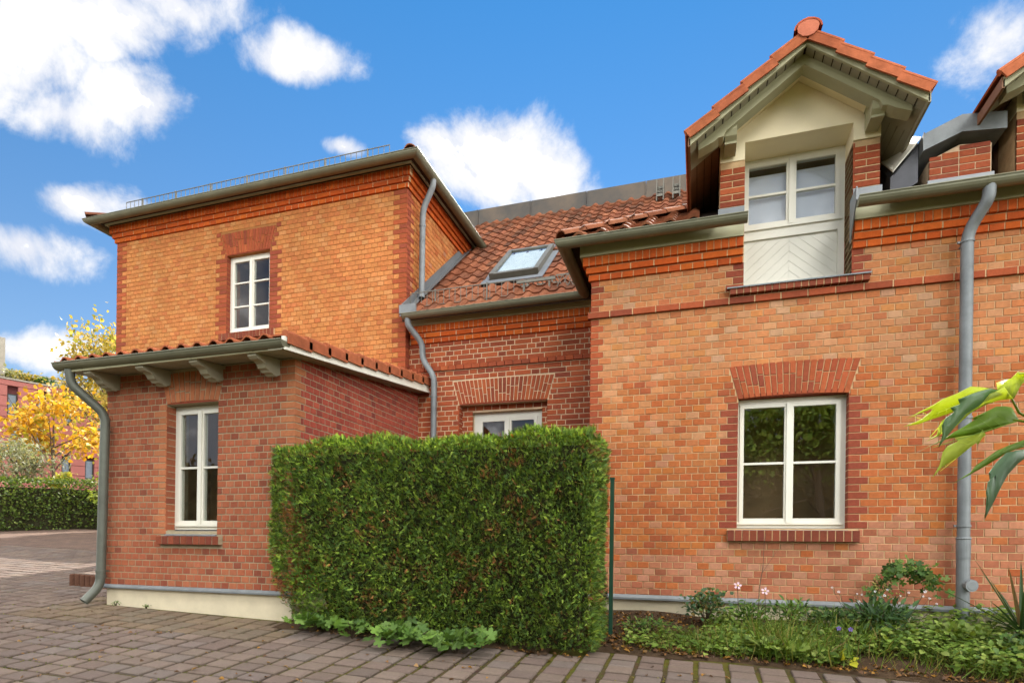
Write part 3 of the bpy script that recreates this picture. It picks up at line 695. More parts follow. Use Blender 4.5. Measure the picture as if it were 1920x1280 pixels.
# ---- fascia boards and soffits
def fascia():
    mb = MB(); mb.box(XR-.10, RDOR[0]-.01, 7.355, 7.385, 4.935, 5.13); mb.build('fascia_board', M_SAGE, HOUSE)
    mb = MB(); mb.box(RDOR[1]+.005, 5.4, 7.355, 7.385, 4.935, 5.13); mb.build('fascia_board', M_SAGE, HOUSE)
    mb = MB(); mb.box(XR-.13, XR-.101, 7.355, 8.87, 4.935, 5.13); mb.build('fascia_board', M_SAGE, HOUSE)
    mb = MB(); mb.box(XT+.03, XR-.135, 8.885, 8.912, 4.935, 5.13); mb.build('fascia_board', M_SAGE, HOUSE)
    mb = MB(); mb.box(-11.45, -4.60, 8.70, 8.73, 7.585, 7.66); mb.box(-4.629, -4.60, 8.731, 12.2, 7.585, 7.66); mb.box(-11.45, -11.42, 8.731, 12.2, 7.585, 7.66); mb.build('fascia_board', M_SAGE, HOUSE)
    # soffit of the lean-to, boards running along it
    for k in range(4):
        y0 = 5.40+k*.1; mb = MB(); z = 3.405+.12*(y0-5.5); mb.hexa([(-7.75, y0, z), (-4.40, y0, z), (-4.40, y0+.094, z+.011), (-7.75, y0+.094, z+.011), (-7.75, y0, z+.03), (-4.40, y0, z+.03), (-4.40, y0+.094, z+.041), (-7.75, y0+.094, z+.041)]); mb.build('soffit_board', M_SOFFIT, HOUSE)
    mb = MB(); mb.box(-7.78, -4.40, 5.37, 5.395, 3.385, 3.50); mb.build('fascia_board', M_SAGE, HOUSE)
    # profiled brackets below it
    prof = [(5.82, 3.245), (5.82, 3.432), (5.40, 3.392), (5.40, 3.36), (5.44, 3.335), (5.50, 3.33), (5.54, 3.31), (5.57, 3.27), (5.61, 3.255), (5.63, 3.235), (5.68, 3.235), (5.70, 3.215), (5.75, 3.215), (5.76, 3.235)]
    for x in (-7.38, -6.515, -5.68, -4.835):
        mb = MB(); mb.prism(prof, 'x', x-.06, x+.06); mb.build('eaves_bracket', M_SOFFIT, HOUSE)
    # verge board of the lean-to
    def V(y, dz): return 3.40+.12*(y-5.46)+dz
    mb = MB(); mb.prism([(5.36, V(5.36, .0)), (9.0-.01, V(8.99, .0)), (8.99, V(8.99, .20)), (5.36, V(5.36, .14))], 'x', -4.40, -4.365); b = mb.build('verge_board', M_WHITE, HOUSE)
    mb = MB(); mb.prism([(5.36, V(5.36, -.012)), (8.985, V(8.985, -.012)), (8.985, V(8.985, .018)), (5.36, V(5.36, .018))], 'x', -4.364, -4.345); mb.build('verge_moulding', M_WHITE, b)
    mb = MB(); mb.prism([(5.36, V(5.36, -.008)), (8.985, V(8.985, -.008)), (8.985, V(8.985, .012)), (5.36, V(5.36, .012))], 'x', -4.58, -4.401); mb.build('soffit_board', M_SOFFIT, HOUSE)
fascia()

# ---- roof tiles
TPROF = [(0, .0), (.12, -.010), (.42, -.012), (.55, .004), (.66, .030), (.80, .038), (.92, .026), (1.02, .004)]
def tile_template(w, L, th=.018):
    v = []; f = []; n = len(TPROF)
    for (a, h) in TPROF: v.append((a*w, 0, h+th))            # lower edge, top
    for (a, h) in TPROF: v.append((a*w, L, h))               # upper edge
    for (a, h) in TPROF: v.append((a*w, 0, h))               # lower edge, underside
    for k in range(n-1): f.append((k, k+1, n+k+1, n+k)); f.append((2*n+k, 2*n+k+1, k+1, k))
    f.append((2*n-1, n-1, 3*n-1)); f.append((0, n, 2*n))
    return v, f
def tile_mesh(name, tv, tf):
    me = bpy.data.meshes.new(name); me.from_pydata(tv, [], tf); me.update(); me.materials.append(M_TILE); return me
TW, TE = .27, .335
TV, TF = tile_template(TW, TE+.06, .03); TME = tile_mesh('roof_tile', TV, TF)
tiles_rest_M, tiles_rest_C, tile_c = [], [], []
def slope_mat(x, y, z, s, ux=Vector((1, 0, 0)), up=None):
    if up is None: up = Vector((0, 1, s)).normalized()
    n = ux.cross(up); R = Matrix((ux, up, n)).transposed().to_4x4()
    return Matrix.Translation((x, y, z)) @ R
# main roof over the recess
RS = .86; RY0, RZ0 = 8.70, 5.055
roof_mb = MB()
for (xa_, xb_, ya_) in ((XT+.01, 3.0, RY0), (-6.6, XT, 12.65)):
    za_, zb_ = RZ0+RS*(ya_-RY0), RZ0+RS*(13.5-RY0)
    roof_mb.hexa([(xa_, ya_, za_-.1), (xb_, ya_, za_-.1), (xb_, 13.5, zb_-.1), (xa_, 13.5, zb_-.1), (xa_, ya_, za_-.03), (xb_, ya_, za_-.03), (xb_, 13.5, zb_-.03), (xa_, 13.5, zb_-.03)])
ROOF = roof_mb.build('roof', mat('roof underlay', (.05, .035, .028), .95, .1), HOUSE)
ROOF['label'] = 'main pitched roof of wavy clay tiles'
slen = math.sqrt(1+RS*RS)
SKY = (-3.56, -2.66, 9.72, 10.85)                     # skylight in x and y
allt = []
for r in range(19):
    y = RY0-.02+r*TE/slen; z = RZ0+RS*(y-RY0)
    if y > 13.4: break
    for i in range(28):
        x = XT+.02+i*TW-.54
        if x > .4: continue
        if x < XT-.02 and y < 11.6: continue
        if x+TW*.5 > XR-.3 and y < 8.9: continue
        if x > -1.75 and y < 8.6+(x+1.75)*.9: continue
        if SKY[0]-.12 < x+.11 < SKY[1]+.1 and SKY[2]-.2 < y+.1 < SKY[3]-.1: continue
        allt.append((y, x, z))
allt.sort()
for k, (y, x, z) in enumerate(allt):
    M4 = slope_mat(x+random.gauss(0, .002), y, z+random.gauss(0, .002), RS) @ Matrix.Rotation(random.gauss(0, .006), 4, 'Z')
    c = pick(PAL_TILE)
    q = proj((x, y, z)); dark = .82 if (y > 11.2 and random.random() < .5) else 1; c = tuple(v*dark for v in c)
    tile_c.append((y, M4, c))
n_ind = 0
for y, M4, c in tile_c:
    if n_ind < 280:
        o = link('roof_tile', TME, ROOF); o.matrix_basis = M4; o['bcol'] = [float(v) for v in c]; n_ind += 1
    else: tiles_rest_M.append(np.array(M4)); tiles_rest_C.append(c)
# ridge upstand clad in sheet metal, one sheet after the other
x = -6.6
while x < 3:
    mb = MB(); w = 1.35; mb.box(x, min(x+w-.012, 3), 13.46, 13.60, 9.02, 9.52); mb.box(x+w-.03, x+w-.012, 13.447, 13.46, 9.05, 9.52); mb.build('ridge_sheet', M_RIDGE, HOUSE); x += w
mb = MB(); mb.box(-6.6, 3, 13.40, 13.459, 9.03, 9.10); mb.build('ridge_flashing', M_LEAD, HOUSE)
# hipped roof of the right block
HS = .62; HZ = 5.07
HX0, HY0 = -1.70, 7.12
mb = MB(); yt = 9.6; h = HS*(yt-HY0)
mb.face([(HX0, HY0, HZ-.03), (HX0+(yt-HY0), yt, HZ-.03+h), (2.6, yt, HZ-.03+h), (2.6, 8.0, HZ-.03+HS*.88), (.2, 8.0, HZ-.03+HS*.88), (.2, HY0, HZ-.03)])
mb.face([(HX0, HY0, HZ-.03), (HX0, yt+.6, HZ-.03), (HX0+(yt-HY0), yt+.6, HZ-.03+h), (HX0+(yt-HY0), yt, HZ-.03+h)])
mb.face([(1.92, HY0+.1, HZ-.03), (5.4, HY0+.1, HZ-.03), (5.4, yt, HZ-.03+h), (1.92, yt, HZ-.03+h)])
HIP = mb.build('roof', bpy.data.materials['roof underlay'], HOUSE)
hl = math.sqrt(1+HS*HS)
for r in range(7):
    y = HY0-.03+r*TE/hl; z = HZ+HS*(y-HY0)
    for i in range(16):
        x = HX0+.05+i*TW
        if x < HX0+(y-HY0)+.02 or x+TW > (.22 if y < 8.6 else .22): continue
        M4 = slope_mat(x, y, z, HS); o = link('roof_tile', TME, HIP); o.matrix_basis = M4; o['bcol'] = [float(v) for v in pick(PAL_TILE)]
    for i in range(12):                                  # the slope towards the recess
        yy = HY0+.1+i*TW; xx = HX0-.03+r*TE/hl
        if yy < HY0+(xx-HX0)+.1 or yy > 9.6: continue
        up = Vector((1, 0, HS)).normalized(); M4 = slope_mat(xx, yy+TW, HZ+HS*(xx-HX0), 0, Vector((0, -1, 0)), up)
        tiles_rest_M.append(np.array(M4)); tiles_rest_C.append(pick(PAL_TILE))
# hip cap tiles
capd = Vector((1, 1, HS)).normalized()
def cap_tile(parent, name, p, d, r, L, side=None, m=M_TILE, col=None):
    d = Vector(d).normalized(); a = d.cross(Vector((0, 0, 1))).normalized(); b = a.cross(d); mb = MB(); seg = 8
    for k, (t, rr) in enumerate(((0, r*1.12), (L, r*.95))):
        for q in range(seg+1):
            th = math.pi*q/seg; mb.v.append(tuple(Vector(p)+d*t+a*math.cos(th)*rr+b*(math.sin(th)*rr*.8)))
        for q in range(seg+1):
            th = math.pi*q/seg; mb.v.append(tuple(Vector(p)+d*t+a*math.cos(th)*(rr-.016)+b*(math.sin(th)*(rr*.8-.016))))
    n = seg+1
    for q in range(seg):
        mb.f += [(q, q+1, 2*n+q+1, 2*n+q), (n+q, n+q+1, 3*n+q+1, 3*n+q), (q, q+1, n+q+1, n+q), (2*n+q, 2*n+q+1, 3*n+q+1, 3*n+q)]; mb.c += [(0, 0, 0)]*4
    o = mb.build(name, m, parent, smooth=False); o['bcol'] = [float(v) for v in (col or pick(PAL_TILE))]; return o
for k in range(8):
    p = Vector((HX0+.02, HY0+.02, HZ+.035))+capd*(k*.36)
    if p.x > .3: break
    cap_tile(HIP, 'hip_tile', p, capd, .10, .40)
# tower roof: low hip, its tiles only seen as an edge
mb = MB(); e = 7.62
mb.face([(-11.62, 8.47, e), (-4.42, 8.47, e), (-7.0, 11.5, e+1.1), (-9.0, 11.5, e+1.1)]); mb.face([(-4.42, 8.47, e), (-4.42, 14, e), (-7.0, 11.5, e+1.1)]); mb.face([(-11.62, 8.47, e), (-9.0, 11.5, e+1.1), (-11.62, 14, e)]); mb.face([(-4.42, 14, e), (-11.62, 14, e), (-9, 11.5, e+1.1), (-7, 11.5, e+1.1)])
mb.face([(-11.62, 8.47, e-.005), (-11.62, 14, e-.005), (-4.42, 14, e-.005), (-4.42, 8.47, e-.005)])
TROOF = mb.build('roof', bpy.data.materials['roof underlay'], HOUSE)
cap_tile(TROOF, 'hip_tile', (-11.62, 8.44, e+.03), (1, 1.1, .4), .09, .38)
cap_tile(TROOF, 'hip_tile', (-4.50, 8.50, e+.03), (-1, 1.1, .4), .09, .38)
# lean-to roof
LS = .14
def lz(y): return 3.535+LS*(y-5.5)
mb = MB(); mb.hexa([(-7.78, 5.36, lz(5.36)-.07), (-4.42, 5.36, lz(5.36)-.07), (-4.42, 8.98, lz(8.98)-.07), (-7.78, 8.98, lz(8.98)-.07), (-7.78, 5.36, lz(5.36)-.03), (-4.42, 5.36, lz(5.36)-.03), (-4.42, 8.98, lz(8.98)-.03), (-7.78, 8.98, lz(8.98)-.03)])
LROOF = mb.build('roof', bpy.data.materials['roof underlay'], HOUSE); LROOF['label'] = 'low lean-to roof of orange clay tiles'
TV2, TF2 = tile_template(.236, .40, .02); TME2 = tile_mesh('roof_tile', TV2, TF2)
for r in range(11):
    y = 5.33+r*.34
    if y > 8.75: break
    for i in range(15):
        x = -7.86+i*.236
        if x > -4.6: continue
        M4 = slope_mat(x, y, lz(y), LS) @ Matrix.Rotation(random.gauss(0, .008), 4, 'Z')
        c = pick(PAL_TILEN)
        if r == 0:
            o = link('roof_tile', TME2, LROOF); o.matrix_basis = M4; o['bcol'] = [float(v) for v in c]
        else: tiles_rest_M.append(np.array(M4)); tiles_rest_C.append(c)
for r in range(10):                                       # verge tiles with hanging side lips
    y = 5.40+r*.365
    if y > 8.9: break
    mb = MB(); L = min(.42, 9.0-y); x0, x1 = -4.62, -4.335
    za, zb = lz(y)+.05, lz(y+L)+.018
    mb.prism([(x0, 0), (x1, 0), (x1, -.115), (x1-.018, -.115), (x1-.018, -.02), (x0, -.02)], 'y', 0, 1)
    mb.v = [(a, y+b*L, (za if b < .5 else zb)+c) for a, b, c in mb.v]
    rl = MB(); o = mb.build('verge_tile', M_TILE, LROOF); o['bcol'] = [float(v) for v in pick(PAL_TILEN)]
    rl.tube([(x1-.05, y-.004, za-.005), (x1-.05, y+L, zb-.005)], .045, 10); q = rl.build('tile_roll', M_TILE, o); q['bcol'] = [float(v) for v in pick(PAL_TILEN)]
npmesh('roof_tiles', TV, TF, tiles_rest_M, tiles_rest_C, M_TILE, HOUSE, 'stuff')
# flashing where the main roof meets the tower side
mb = MB(); d = RS
for y0, y1 in ((8.62, 10.2), (10.19, 11.75)):
    z0, z1 = RZ0+d*(y0-RY0), RZ0+d*(y1-RY0)
    mb.hexa([(XT+.004, y0, z0+.02), (XT+.02, y0, z0+.02), (XT+.02, y1, z1+.02), (XT+.004, y1, z1+.02), (XT+.004, y0, z0+.20), (XT+.02, y0, z0+.20), (XT+.02, y1, z1+.20), (XT+.004, y1, z1+.20)])
    mb.hexa([(XT+.02, y0, z0+.045), (XT+.12, y0, z0+.045), (XT+.12, y1, z1+.045), (XT+.02, y1, z1+.045), (XT+.02, y0, z0+.06), (XT+.12, y0, z0+.06), (XT+.12, y1, z1+.06), (XT+.02, y1, z1+.06)])
mb.build('wall_flashing', M_LEAD, HOUSE)
mb = MB(); mb.box(XT+.002, -4.44, 8.60, 8.64, 5.05, 5.19); mb.build('gutter_end_sheet', M_ZINC, HOUSE)
mb = MB(); mb.box(XT-.02, -4.45, 8.985, 8.998, 3.98, 4.10); mb.build('wall_flashing', M_LEAD, HOUSE)

# unseen wing added behind the tower so that its roof shades the yard
mb = MB(); mb.box(-19.8, -12.6, 16.0, 21, .6, 6.9); mb.build('shade_wing_wall', M_MORTAR_RED, HOUSE)
mb = MB(); mb.prism([(15.6, 6.95), (21.4, 6.95), (18.5, 8.6)], 'x', -20.2, -12.3); mb.build('shade_wing_roof', bpy.data.materials['roof underlay'], HOUSE)
# ---- skylight
def skylight():
    x0, x1, y0, y1 = SKY
    def Q(x, y, h): return (x, y-h*RS/slen, RZ0+RS*(y-RY0)+h/slen)
    mb = MB()
    def hb(a, b, c, d, h0, h1): mb.hexa([Q(a, c, h0), Q(b, c, h0), Q(b, d, h0), Q(a, d, h0), Q(a, c, h1), Q(b, c, h1), Q(b, d, h1), Q(a, d, h1)])
    w = .085
    hb(x0, x0+w, y0, y1, -.02, .115); hb(x1-w, x1, y0, y1, -.02, .115); hb(x0+w, x1-w, y1-.07, y1, -.02, .112); hb(x0+w, x1-w, y0, y0+.07, -.02, .105)
    s = mb.build('skylight', M_STEEL, HOUSE)
    mb = MB(); hb(x0-.12, x0-.002, y0-.1, y1+.06, .02, .032); hb(x1+.002, x1+.12, y0-.1, y1+.06, .02, .032); hb(x0-.12, x1+.12, y0-.22, y0-.102, .026, .04); hb(x0-.12, x1+.12, y1+.061, y1+.2, .02, .034); mb.build('skylight_flashing', M_LEAD, s)
    mb = MB(); hb(x0+w, x1-w, y0+.07, y1-.07, .085, .092); mb.build('pane', M_GLASS, s)
    mb = MB(); hb(x0+w, x1-w, y0+.07, y1-.07, .05, .06); mb.build('painted_reflection', mat('painted cloud reflection', (.78, .82, .86), .8), s)  # bright sheet painted to imitate cloud reflected in the skylight glass
skylight()

# ---- snow guards
def snow_guard(p0, p1, h, step, posts, m, tilt=(0, 0)):
    p0, p1 = Vector(p0), Vector(p1); mb = MB(); up = Vector((tilt[0], tilt[1], 1)).normalized()*h
    mb.bar(p0+up, p1+up, .012, .012); mb.bar(p0, p1, .012, .012)
    n = int((p1-p0).length/step)
    for k in range(n+1):
        a = p0+(p1-p0)*(k/n); mb.bar(a, a+up, .008, .008)
    g = mb.build('snow_guard', m, HOUSE)
    for k in range(posts):
        a = p0+(p1-p0)*((k+.5)/posts); b = MB(); b.bar(a-up*.5, a+up*1.08, .014, .035); b.bar(a-up*.3, a-up*.3+Vector((0, .22, .1)), .02, .012); b.build('guard_post', m, g)
snow_guard((-10.75, 8.60, 7.70), (-4.95, 8.60, 7.70), .17, .105, 7, M_STEEL)
snow_guard((-4.70, 8.93, 5.27), (-2.86, 8.93, 5.27), .24, .10, 2, M_STEEL)
# roof step in front of the skylight
def roof_step():
    mb = MB(); mb.box(-2.84, -2.2, 9.0, 9.03, 5.48, 5.53); mb.box(-2.84, -2.2, 9.2, 9.23, 5.50, 5.53)
    for k in range(9): mb.bar((-2.82+k*.075, 9.0, 5.52), (-2.82+k*.075, 9.23, 5.52), .008, .02)
    s = mb.build('roof_step', M_STEEL, HOUSE)
    for x in (-2.72, -2.3):
        b = MB(); b.bar((x, 9.05, 5.25), (x, 9.02, 5.52), .03, .02); b.bar((x, 9.22, 5.45), (x, 9.22, 5.62), .03, .02); b.build('step_bracket', M_STEEL, s)
    mb = MB(); mb.box(-2.2, -1.6, 9.08, 9.10, 5.40, 5.56)
    mb2 = MB()
    for k in range(7): mb2.bar((-2.18+k*.09, 9.06, 5.38), (-2.10+k*.09, 9.06, 5.55), .01, .01); mb2.bar((-2.10+k*.09, 9.06, 5.38), (-2.18+k*.09, 9.06, 5.55), .01, .01)
    mb2.bar((-2.2, 9.06, 5.56), (-1.6, 9.06, 5.56), .015, .02); mb2.build('snow_guard', M_STEEL, HOUSE)
roof_step()
# vent tiles near the ridge
for x in (-.86, -.52):
    mb = MB()
    for k in range(3): mb.box(x-.07, x+.07, 12.9+k*.09, 12.93+k*.09, 8.80+k*.13, 8.86+k*.13)
    mb.box(x-.08, x-.06, 12.88, 13.15, 8.70, 9.16); mb.box(x+.06, x+.08, 12.88, 13.15, 8.70, 9.16); mb.build('roof_rung', M_STEEL, HOUSE)

# ---- windows
def interior(x0, x1, z0, z1, y, d=1.8, m=None, pad=.5):
    mb = MB(); a, b, c, e = x0-pad, x1+pad, z0-pad*.8, z1+pad*.6
    mb.face([(a, y+d, c), (b, y+d, c), (b, y+d, e), (a, y+d, e)]); mb.face([(a, y, c), (a, y+d, c), (a, y+d, e), (a, y, e)]); mb.face([(b, y+d, c), (b, y, c), (b, y, e), (b, y+d, e)])
    mb.face([(a, y, c), (b, y, c), (b, y+d, c), (a, y+d, c)]); mb.face([(a, y, e), (a, y+d, e), (b, y+d, e), (b, y, e)])
    for (p, q, r, s) in ((a, x0, c, e), (x1, b, c, e), (x0, x1, c, z0), (x0, x1, z1, e)): mb.face([(p, y, r), (q, y, r), (q, y, s), (p, y, s)])
    mb.build('room', m or M_DARK, HOUSE)
def window(x0, x1, z0, z1, y, sashes=2, bars=(.5,), fw=.055, sw=.05, label=None, zb=None, bottom=.055):
    """outer frame, opening sashes with glazing bars and separate panes; y is the outer face"""
    mb = MB(); mb.box(x0, x0+fw, y, y+.07, z0, z1); mb.box(x1-fw, x1, y, y+.07, z0, z1); mb.box(x0+fw, x1-fw, y, y+.07, z1-fw, z1); mb.box(x0+fw, x1-fw, y, y+.07, z0, z0+bottom)
    win = mb.build('window', M_WHITE, HOUSE)
    if label: win['label'] = label
    mb = MB(); mb.box(x0+fw*.6, x1-fw*.6, y-.028, y-.002, z0+bottom*.75, z0+bottom*1.25); mb.build('weather_bar', M_WHITE, win)
    W_ = (x1-x0-2*fw)/sashes
    for k in range(sashes):
        a = x0+fw+k*W_; b = a+W_; c, d = z0+bottom, z1-fw; g = .003
        mb = MB(); mb.box(a+g, a+sw, y-.016, y+.05, c+g, d-g); mb.box(b-sw, b-g, y-.016, y+.05, c+g, d-g); mb.box(a+sw, b-sw, y-.016, y+.05, d-sw, d-g); mb.box(a+sw, b-sw, y-.016, y+.05, c+g, c+sw+.01); mb.build('sash', M_WHITE, win)
        zs = [c+sw+.01]+[c+(d-c)*t for t in bars]+[d-sw]
        for t in bars:
            z = c+(d-c)*t; mb = MB(); mb.box(a+sw, b-sw, y-.010, y+.04, z-.013, z+.013); mb.build('glazing_bar', M_WHITE, win)
        for e, f in zip(zs[:-1], zs[1:]):
            mb = MB(); mb.box(a+sw-.004, b-sw+.004, y+.008, y+.014, e-.005, f+.005); mb.build('pane', M_GLASS, win)
    if sashes == 2:
        xm = (x0+x1)/2; mb = MB(); mb.box(xm-.028, xm+.028, y-.034, y-.017, z0+bottom+.01, z1-fw-.01); mb.build('mullion', M_WHITE, win)
    return win
wr = window(RWIN[0]-.03, RWIN[1], RWIN[2]+.01, RWIN[3]+.015, YR+.125, label='two-sash white window reflecting green leaves'); interior(RWIN[0], RWIN[1], RWIN[2], RWIN[3], YR+.30, .9)
mb = MB(); mb.prism([(YR-.02, 1.470), (YR+.13, 1.497), (YR+.13, 1.478), (YR-.02, 1.462)], 'x', RWIN[0]-.005, RWIN[1]+.005); mb.build('sill_sheet', M_ZINC, wr)
wt_ = window(TWIN[0], TWIN[1]+.03, TWIN[2], TWIN[3], YT+.10, bars=(.34, .67), label='upper white window with six panes'); interior(TWIN[0], TWIN[1], TWIN[2], TWIN[3], YT+.30)
wa = window(AWIN[0], AWIN[1]+.03, AWIN[2]+.02, AWIN[3]-.005, YA+.14, bars=(.5,), label='tall white window in the lean-to'); interior(AWIN[0], AWIN[1], AWIN[2], AWIN[3], YA+.32, .9)
mb = MB(); mb.prism([(YA-.02, 1.335), (YA+.16, 1.40), (YA+.16, 1.385), (YA-.02, 1.322)], 'x', AWIN[0]+.004, AWIN[1]-.004); mb.build('sill_sheet', M_ZINC, wa)
wm = window(-3.62, -2.42, 1.0, 3.47, YM+.22, bars=(.42,), fw=.09, sw=.06, label='white glazed door frame rising behind the hedge'); interior(-3.62, -2.42, 1.0, 3.47, YM+.34)
# reveals plastered / bricked: lining boxes
def reveal(x0, x1, z0, z1, y0, y1, m, parent, sides='lrt'):
    mb = MB(); t = .02
    if 'l' in sides: mb.box(x0-t, x0-.001, y0+.008, y1, z0, z1)
    if 'r' in sides: mb.box(x1+.001, x1+t, y0+.008, y1, z0, z1)
    if 't' in sides: mb.box(x0, x1, y0+.008, y1, z1+.001, z1+t)
    mb.build('reveal', m, parent)
M_REVR = mat('dark red brick reveal', lin(150, 76, 56), .9, .1, var=.2, scale=9, bump=.3)
M_REVA = mat('soft red brick reveal', lin(176, 98, 74), .9, .1, var=.2, scale=9, bump=.3)
# reveal bricks: short courses returning into the opening
def reveal_bricks(x, side, y0, y1, z0, z1, pal, parent, m):
    mb = MB(); k = 0; z = z0
    while z < z1-.02:
        a = z; b = min(z+CH-.011, z1); s = .004
        if side > 0: mb.box(x-.001, x+.02, y0, y1, a, b, pick(pal))
        else: mb.box(x-.02, x+.001, y0, y1, a, b, pick(pal))
        z += CH
    mb.build('reveal_bricks', M_BRICK, parent, colors=True)
reveal_bricks(RWIN[1], 1, YR+.004, YR+.125, 1.495, 3.03, PAL_JAMB, w_right, None)
reveal_bricks(AWIN[0], -1, YA+.004, YA+.14, 1.40, 3.0, PAL_ANX, w_anx, None)
reveal_bricks(TWIN[0], -1, YT+.004, YT+.10, 5.17, 6.63, PAL_JAMB, w_tow, None)
reveal_bricks(-3.81, -1, YM+.004, YM+.13, .7, 3.575, PAL_RED, w_mid, None)
mb = MB(); mb.box(RWIN[0], RWIN[1], YR+.006, YR+.3, RWIN[3]+.019, RWIN[3]+.06); mb.box(-3.8, -2.31, YM+.006, YM+.13, 3.576, 3.6); mb.box(TWIN[0], TWIN[1], YT+.006, YT+.3, TWIN[3]+.001, TWIN[3]+.03); mb.box(AWIN[0], AWIN[1], YA+.006, YA+.3, AWIN[3]+.001, AWIN[3]+.03); mb.build('lintel_soffit', M_REVR, HOUSE)

# ---- the gabled dormer
DX = 1.055
def dormer(dx, full=True):
    X = lambda v: v+dx
    P = HOUSE
    # cream gable with its deep window opening
    mb = MB(); zr, zk, za = 5.89, 6.13, 6.80
    y0, y1 = YR-.004, YR+.39
    def pr(poly): mb.prism(poly, 'y', y0, y1)
    pr([(X(.205), zr), (X(.484), zr), (X(.484), 6.09), (X(.484), 6.29), (X(.205), 6.092)])
    pr([(X(1.632), zr), (X(1.905), zr), (X(1.905), 6.092), (X(1.632), 6.287), (X(1.632), 6.09)])
    pr([(X(.484), 6.092), (X(1.632), 6.092), (X(1.632), 6.287), (X(DX), 6.696), (X(.484), 6.29)])
    g = mb.build('dormer_gable', M_CREAM, P); g['label'] = 'cream rendered gable of the dormer'
    # cheeks
    for ca, cb in ((.212, .26), (1.85, 1.898)): mb = MB(); mb.box(X(ca), X(cb), YR+.41, 9.6, 5.0, 6.09); mb.build('dormer_cheek', M_BROWNB, P)
    # roof slopes
    xl, xr, top, ez = -.145, 2.19, 6.70, 5.845
    def L(x): return ez+(top-ez)/(DX-xl)*(x-xl)
    def R_(x): return ez+(top-ez)/(xr-DX)*(xr-x)
    ya, yb = 6.94, 9.9
    for side, (xa, f) in (('l', (xl, L)), ('r', (xr, R_))):
        mb = MB(); sg = 1 if side == 'l' else -1
        pa = [(X(xa), f(xa)+.02), (X(DX), top+.02), (X(DX), top+.075), (X(xa), f(xa)+.075)]
        mb.prism(pa, 'y', ya, yb); r = mb.build('dormer_roof', bpy.data.materials['roof underlay'], P)
        # soffit boards: run up the slope under the front overhang, along the eaves under the sides
        n = 13
        for k in range(n):
            t0, t1 = k/n, (k+1)/n-.012
            a = xa+(DX-xa)*t0; b = xa+(DX-xa)*t1
            mb = MB(); mb.prism([(X(a), f(a)-.002), (X(b), f(b)-.002), (X(b), f(b)+.018), (X(a), f(a)+.018)], 'y', 6.935, 7.10); mb.build('soffit_board', M_SOFFIT, r)
        for k in range(4):
            t0, t1 = k/4, (k+1)/4-.02
            xe = .2 if side == 'l' else 1.91
            a = xa+(xe-xa)*t0; b = xa+(xe-xa)*t1
            mb = MB(); mb.prism([(X(a), f(a)-.002), (X(b), f(b)-.002), (X(b), f(b)+.018), (X(a), f(a)+.018)], 'y', YR-.028, yb); mb.build('soffit_board', M_BROWNB if side == 'l' else M_SOFFIT, r)
        mb = MB(); mb.prism([(X(xa+sg*.34), f(xa+sg*.34)-.012), (X(DX), top-.012), (X(DX), top+.018), (X(xa+sg*.34), f(xa+sg*.34)+.018)], 'y', 7.23, YR-.006); mb.build('gable_lining', M_CREAM, r)
        mb = MB(); mb.prism([(X(xa+sg*.014), f(xa+sg*.014)-.004), (X(xa+sg*.338), f(xa+sg*.338)-.004), (X(xa+sg*.338), f(xa+sg*.338)+.018), (X(xa+sg*.014), f(xa+sg*.014)+.018)], 'y', 7.103, YR-.03); mb.build('soffit_board', M_SOFFIT, r)
        # barge board with small moulding, and the beam behind it
        for (dz0, dz1, yy0, yy1, nm) in ((-.045, .028, 6.90, 6.93, 'barge_board'), (.028, .055, 6.885, 6.93, 'barge_moulding')):
            mb = MB(); mb.prism([(X(xa), f(xa)+dz0), (X(DX), top+dz0), (X(DX), top+dz1), (X(xa), f(xa)+dz1)], 'y', yy0, yy1); mb.build(nm, M_SAGE, r)
        # rafter beam standing in front of the gable with a shaped tail
        xt = xa+sg*.10
        mb = MB(); o1 = .004; o2 = .115
        poly = [(X(DX), top-o1), (X(DX), top-o2), (X(xt+sg*.30), f(xt+sg*.30)-o2), (X(xt+sg*.27), f(xt+sg*.27)-o2-.035), (X(xt+sg*.22), f(xt+sg*.22)-o2-.005), (X(xt+sg*.16), f(xt+sg*.16)-o2+.0), (X(xt+sg*.06), f(xt+sg*.06)-o2+.03), (X(xt), f(xt)-o1-.06), (X(xt), f(xt)-o1)]
        mb.prism(poly, 'y', 7.08, 7.24); mb.build('gable_rafter', M_SAGE, r)
        # purlin end with rounded nose
        xc = .31 if side == 'l' else 1.80
        pf = [(7.44, 5.93), (7.44, 6.15), (7.10, 6.15), (7.10, 6.115), (7.125, 6.10), (7.115, 6.05), (7.14, 5.99), (7.19, 5.955), (7.19, 5.93)]
        mb = MB(); mb.prism(pf, 'x', X(xc-.065), X(xc+.065)); mb.build('purlin_end', M_SAGE, r)
        mb = MB(); mb.box(X(xc-.075), X(xc+.075), 7.09, 7.445, 6.151, 6.166); mb.build('purlin_cap', M_SAGE, r)
        # eaves edge board
        mb = MB(); mb.box(X(xa-.012), X(xa+.012), 6.90, yb, f(xa)-.05, f(xa)+.06); mb.build('eaves_board', M_SOFFIT if side == 'r' else M_BROWNB, r)
        # verge tiles, each with a side lip, lapped down the slope
        nt = 4; Lh = math.hypot(DX-xa, top-ez)
        dv = Vector((DX-xa, 0, top-ez)).normalized(); nv = Vector((-dv.z*sg, 0, abs(dv.x))) if side == 'l' else Vector((-dv.z*-1, 0, abs(dv.x)))
        nv = Vector((-dv.z, 0, dv.x)); nv = nv if nv.z > 0 else -nv
        step = (Lh-.02)/nt
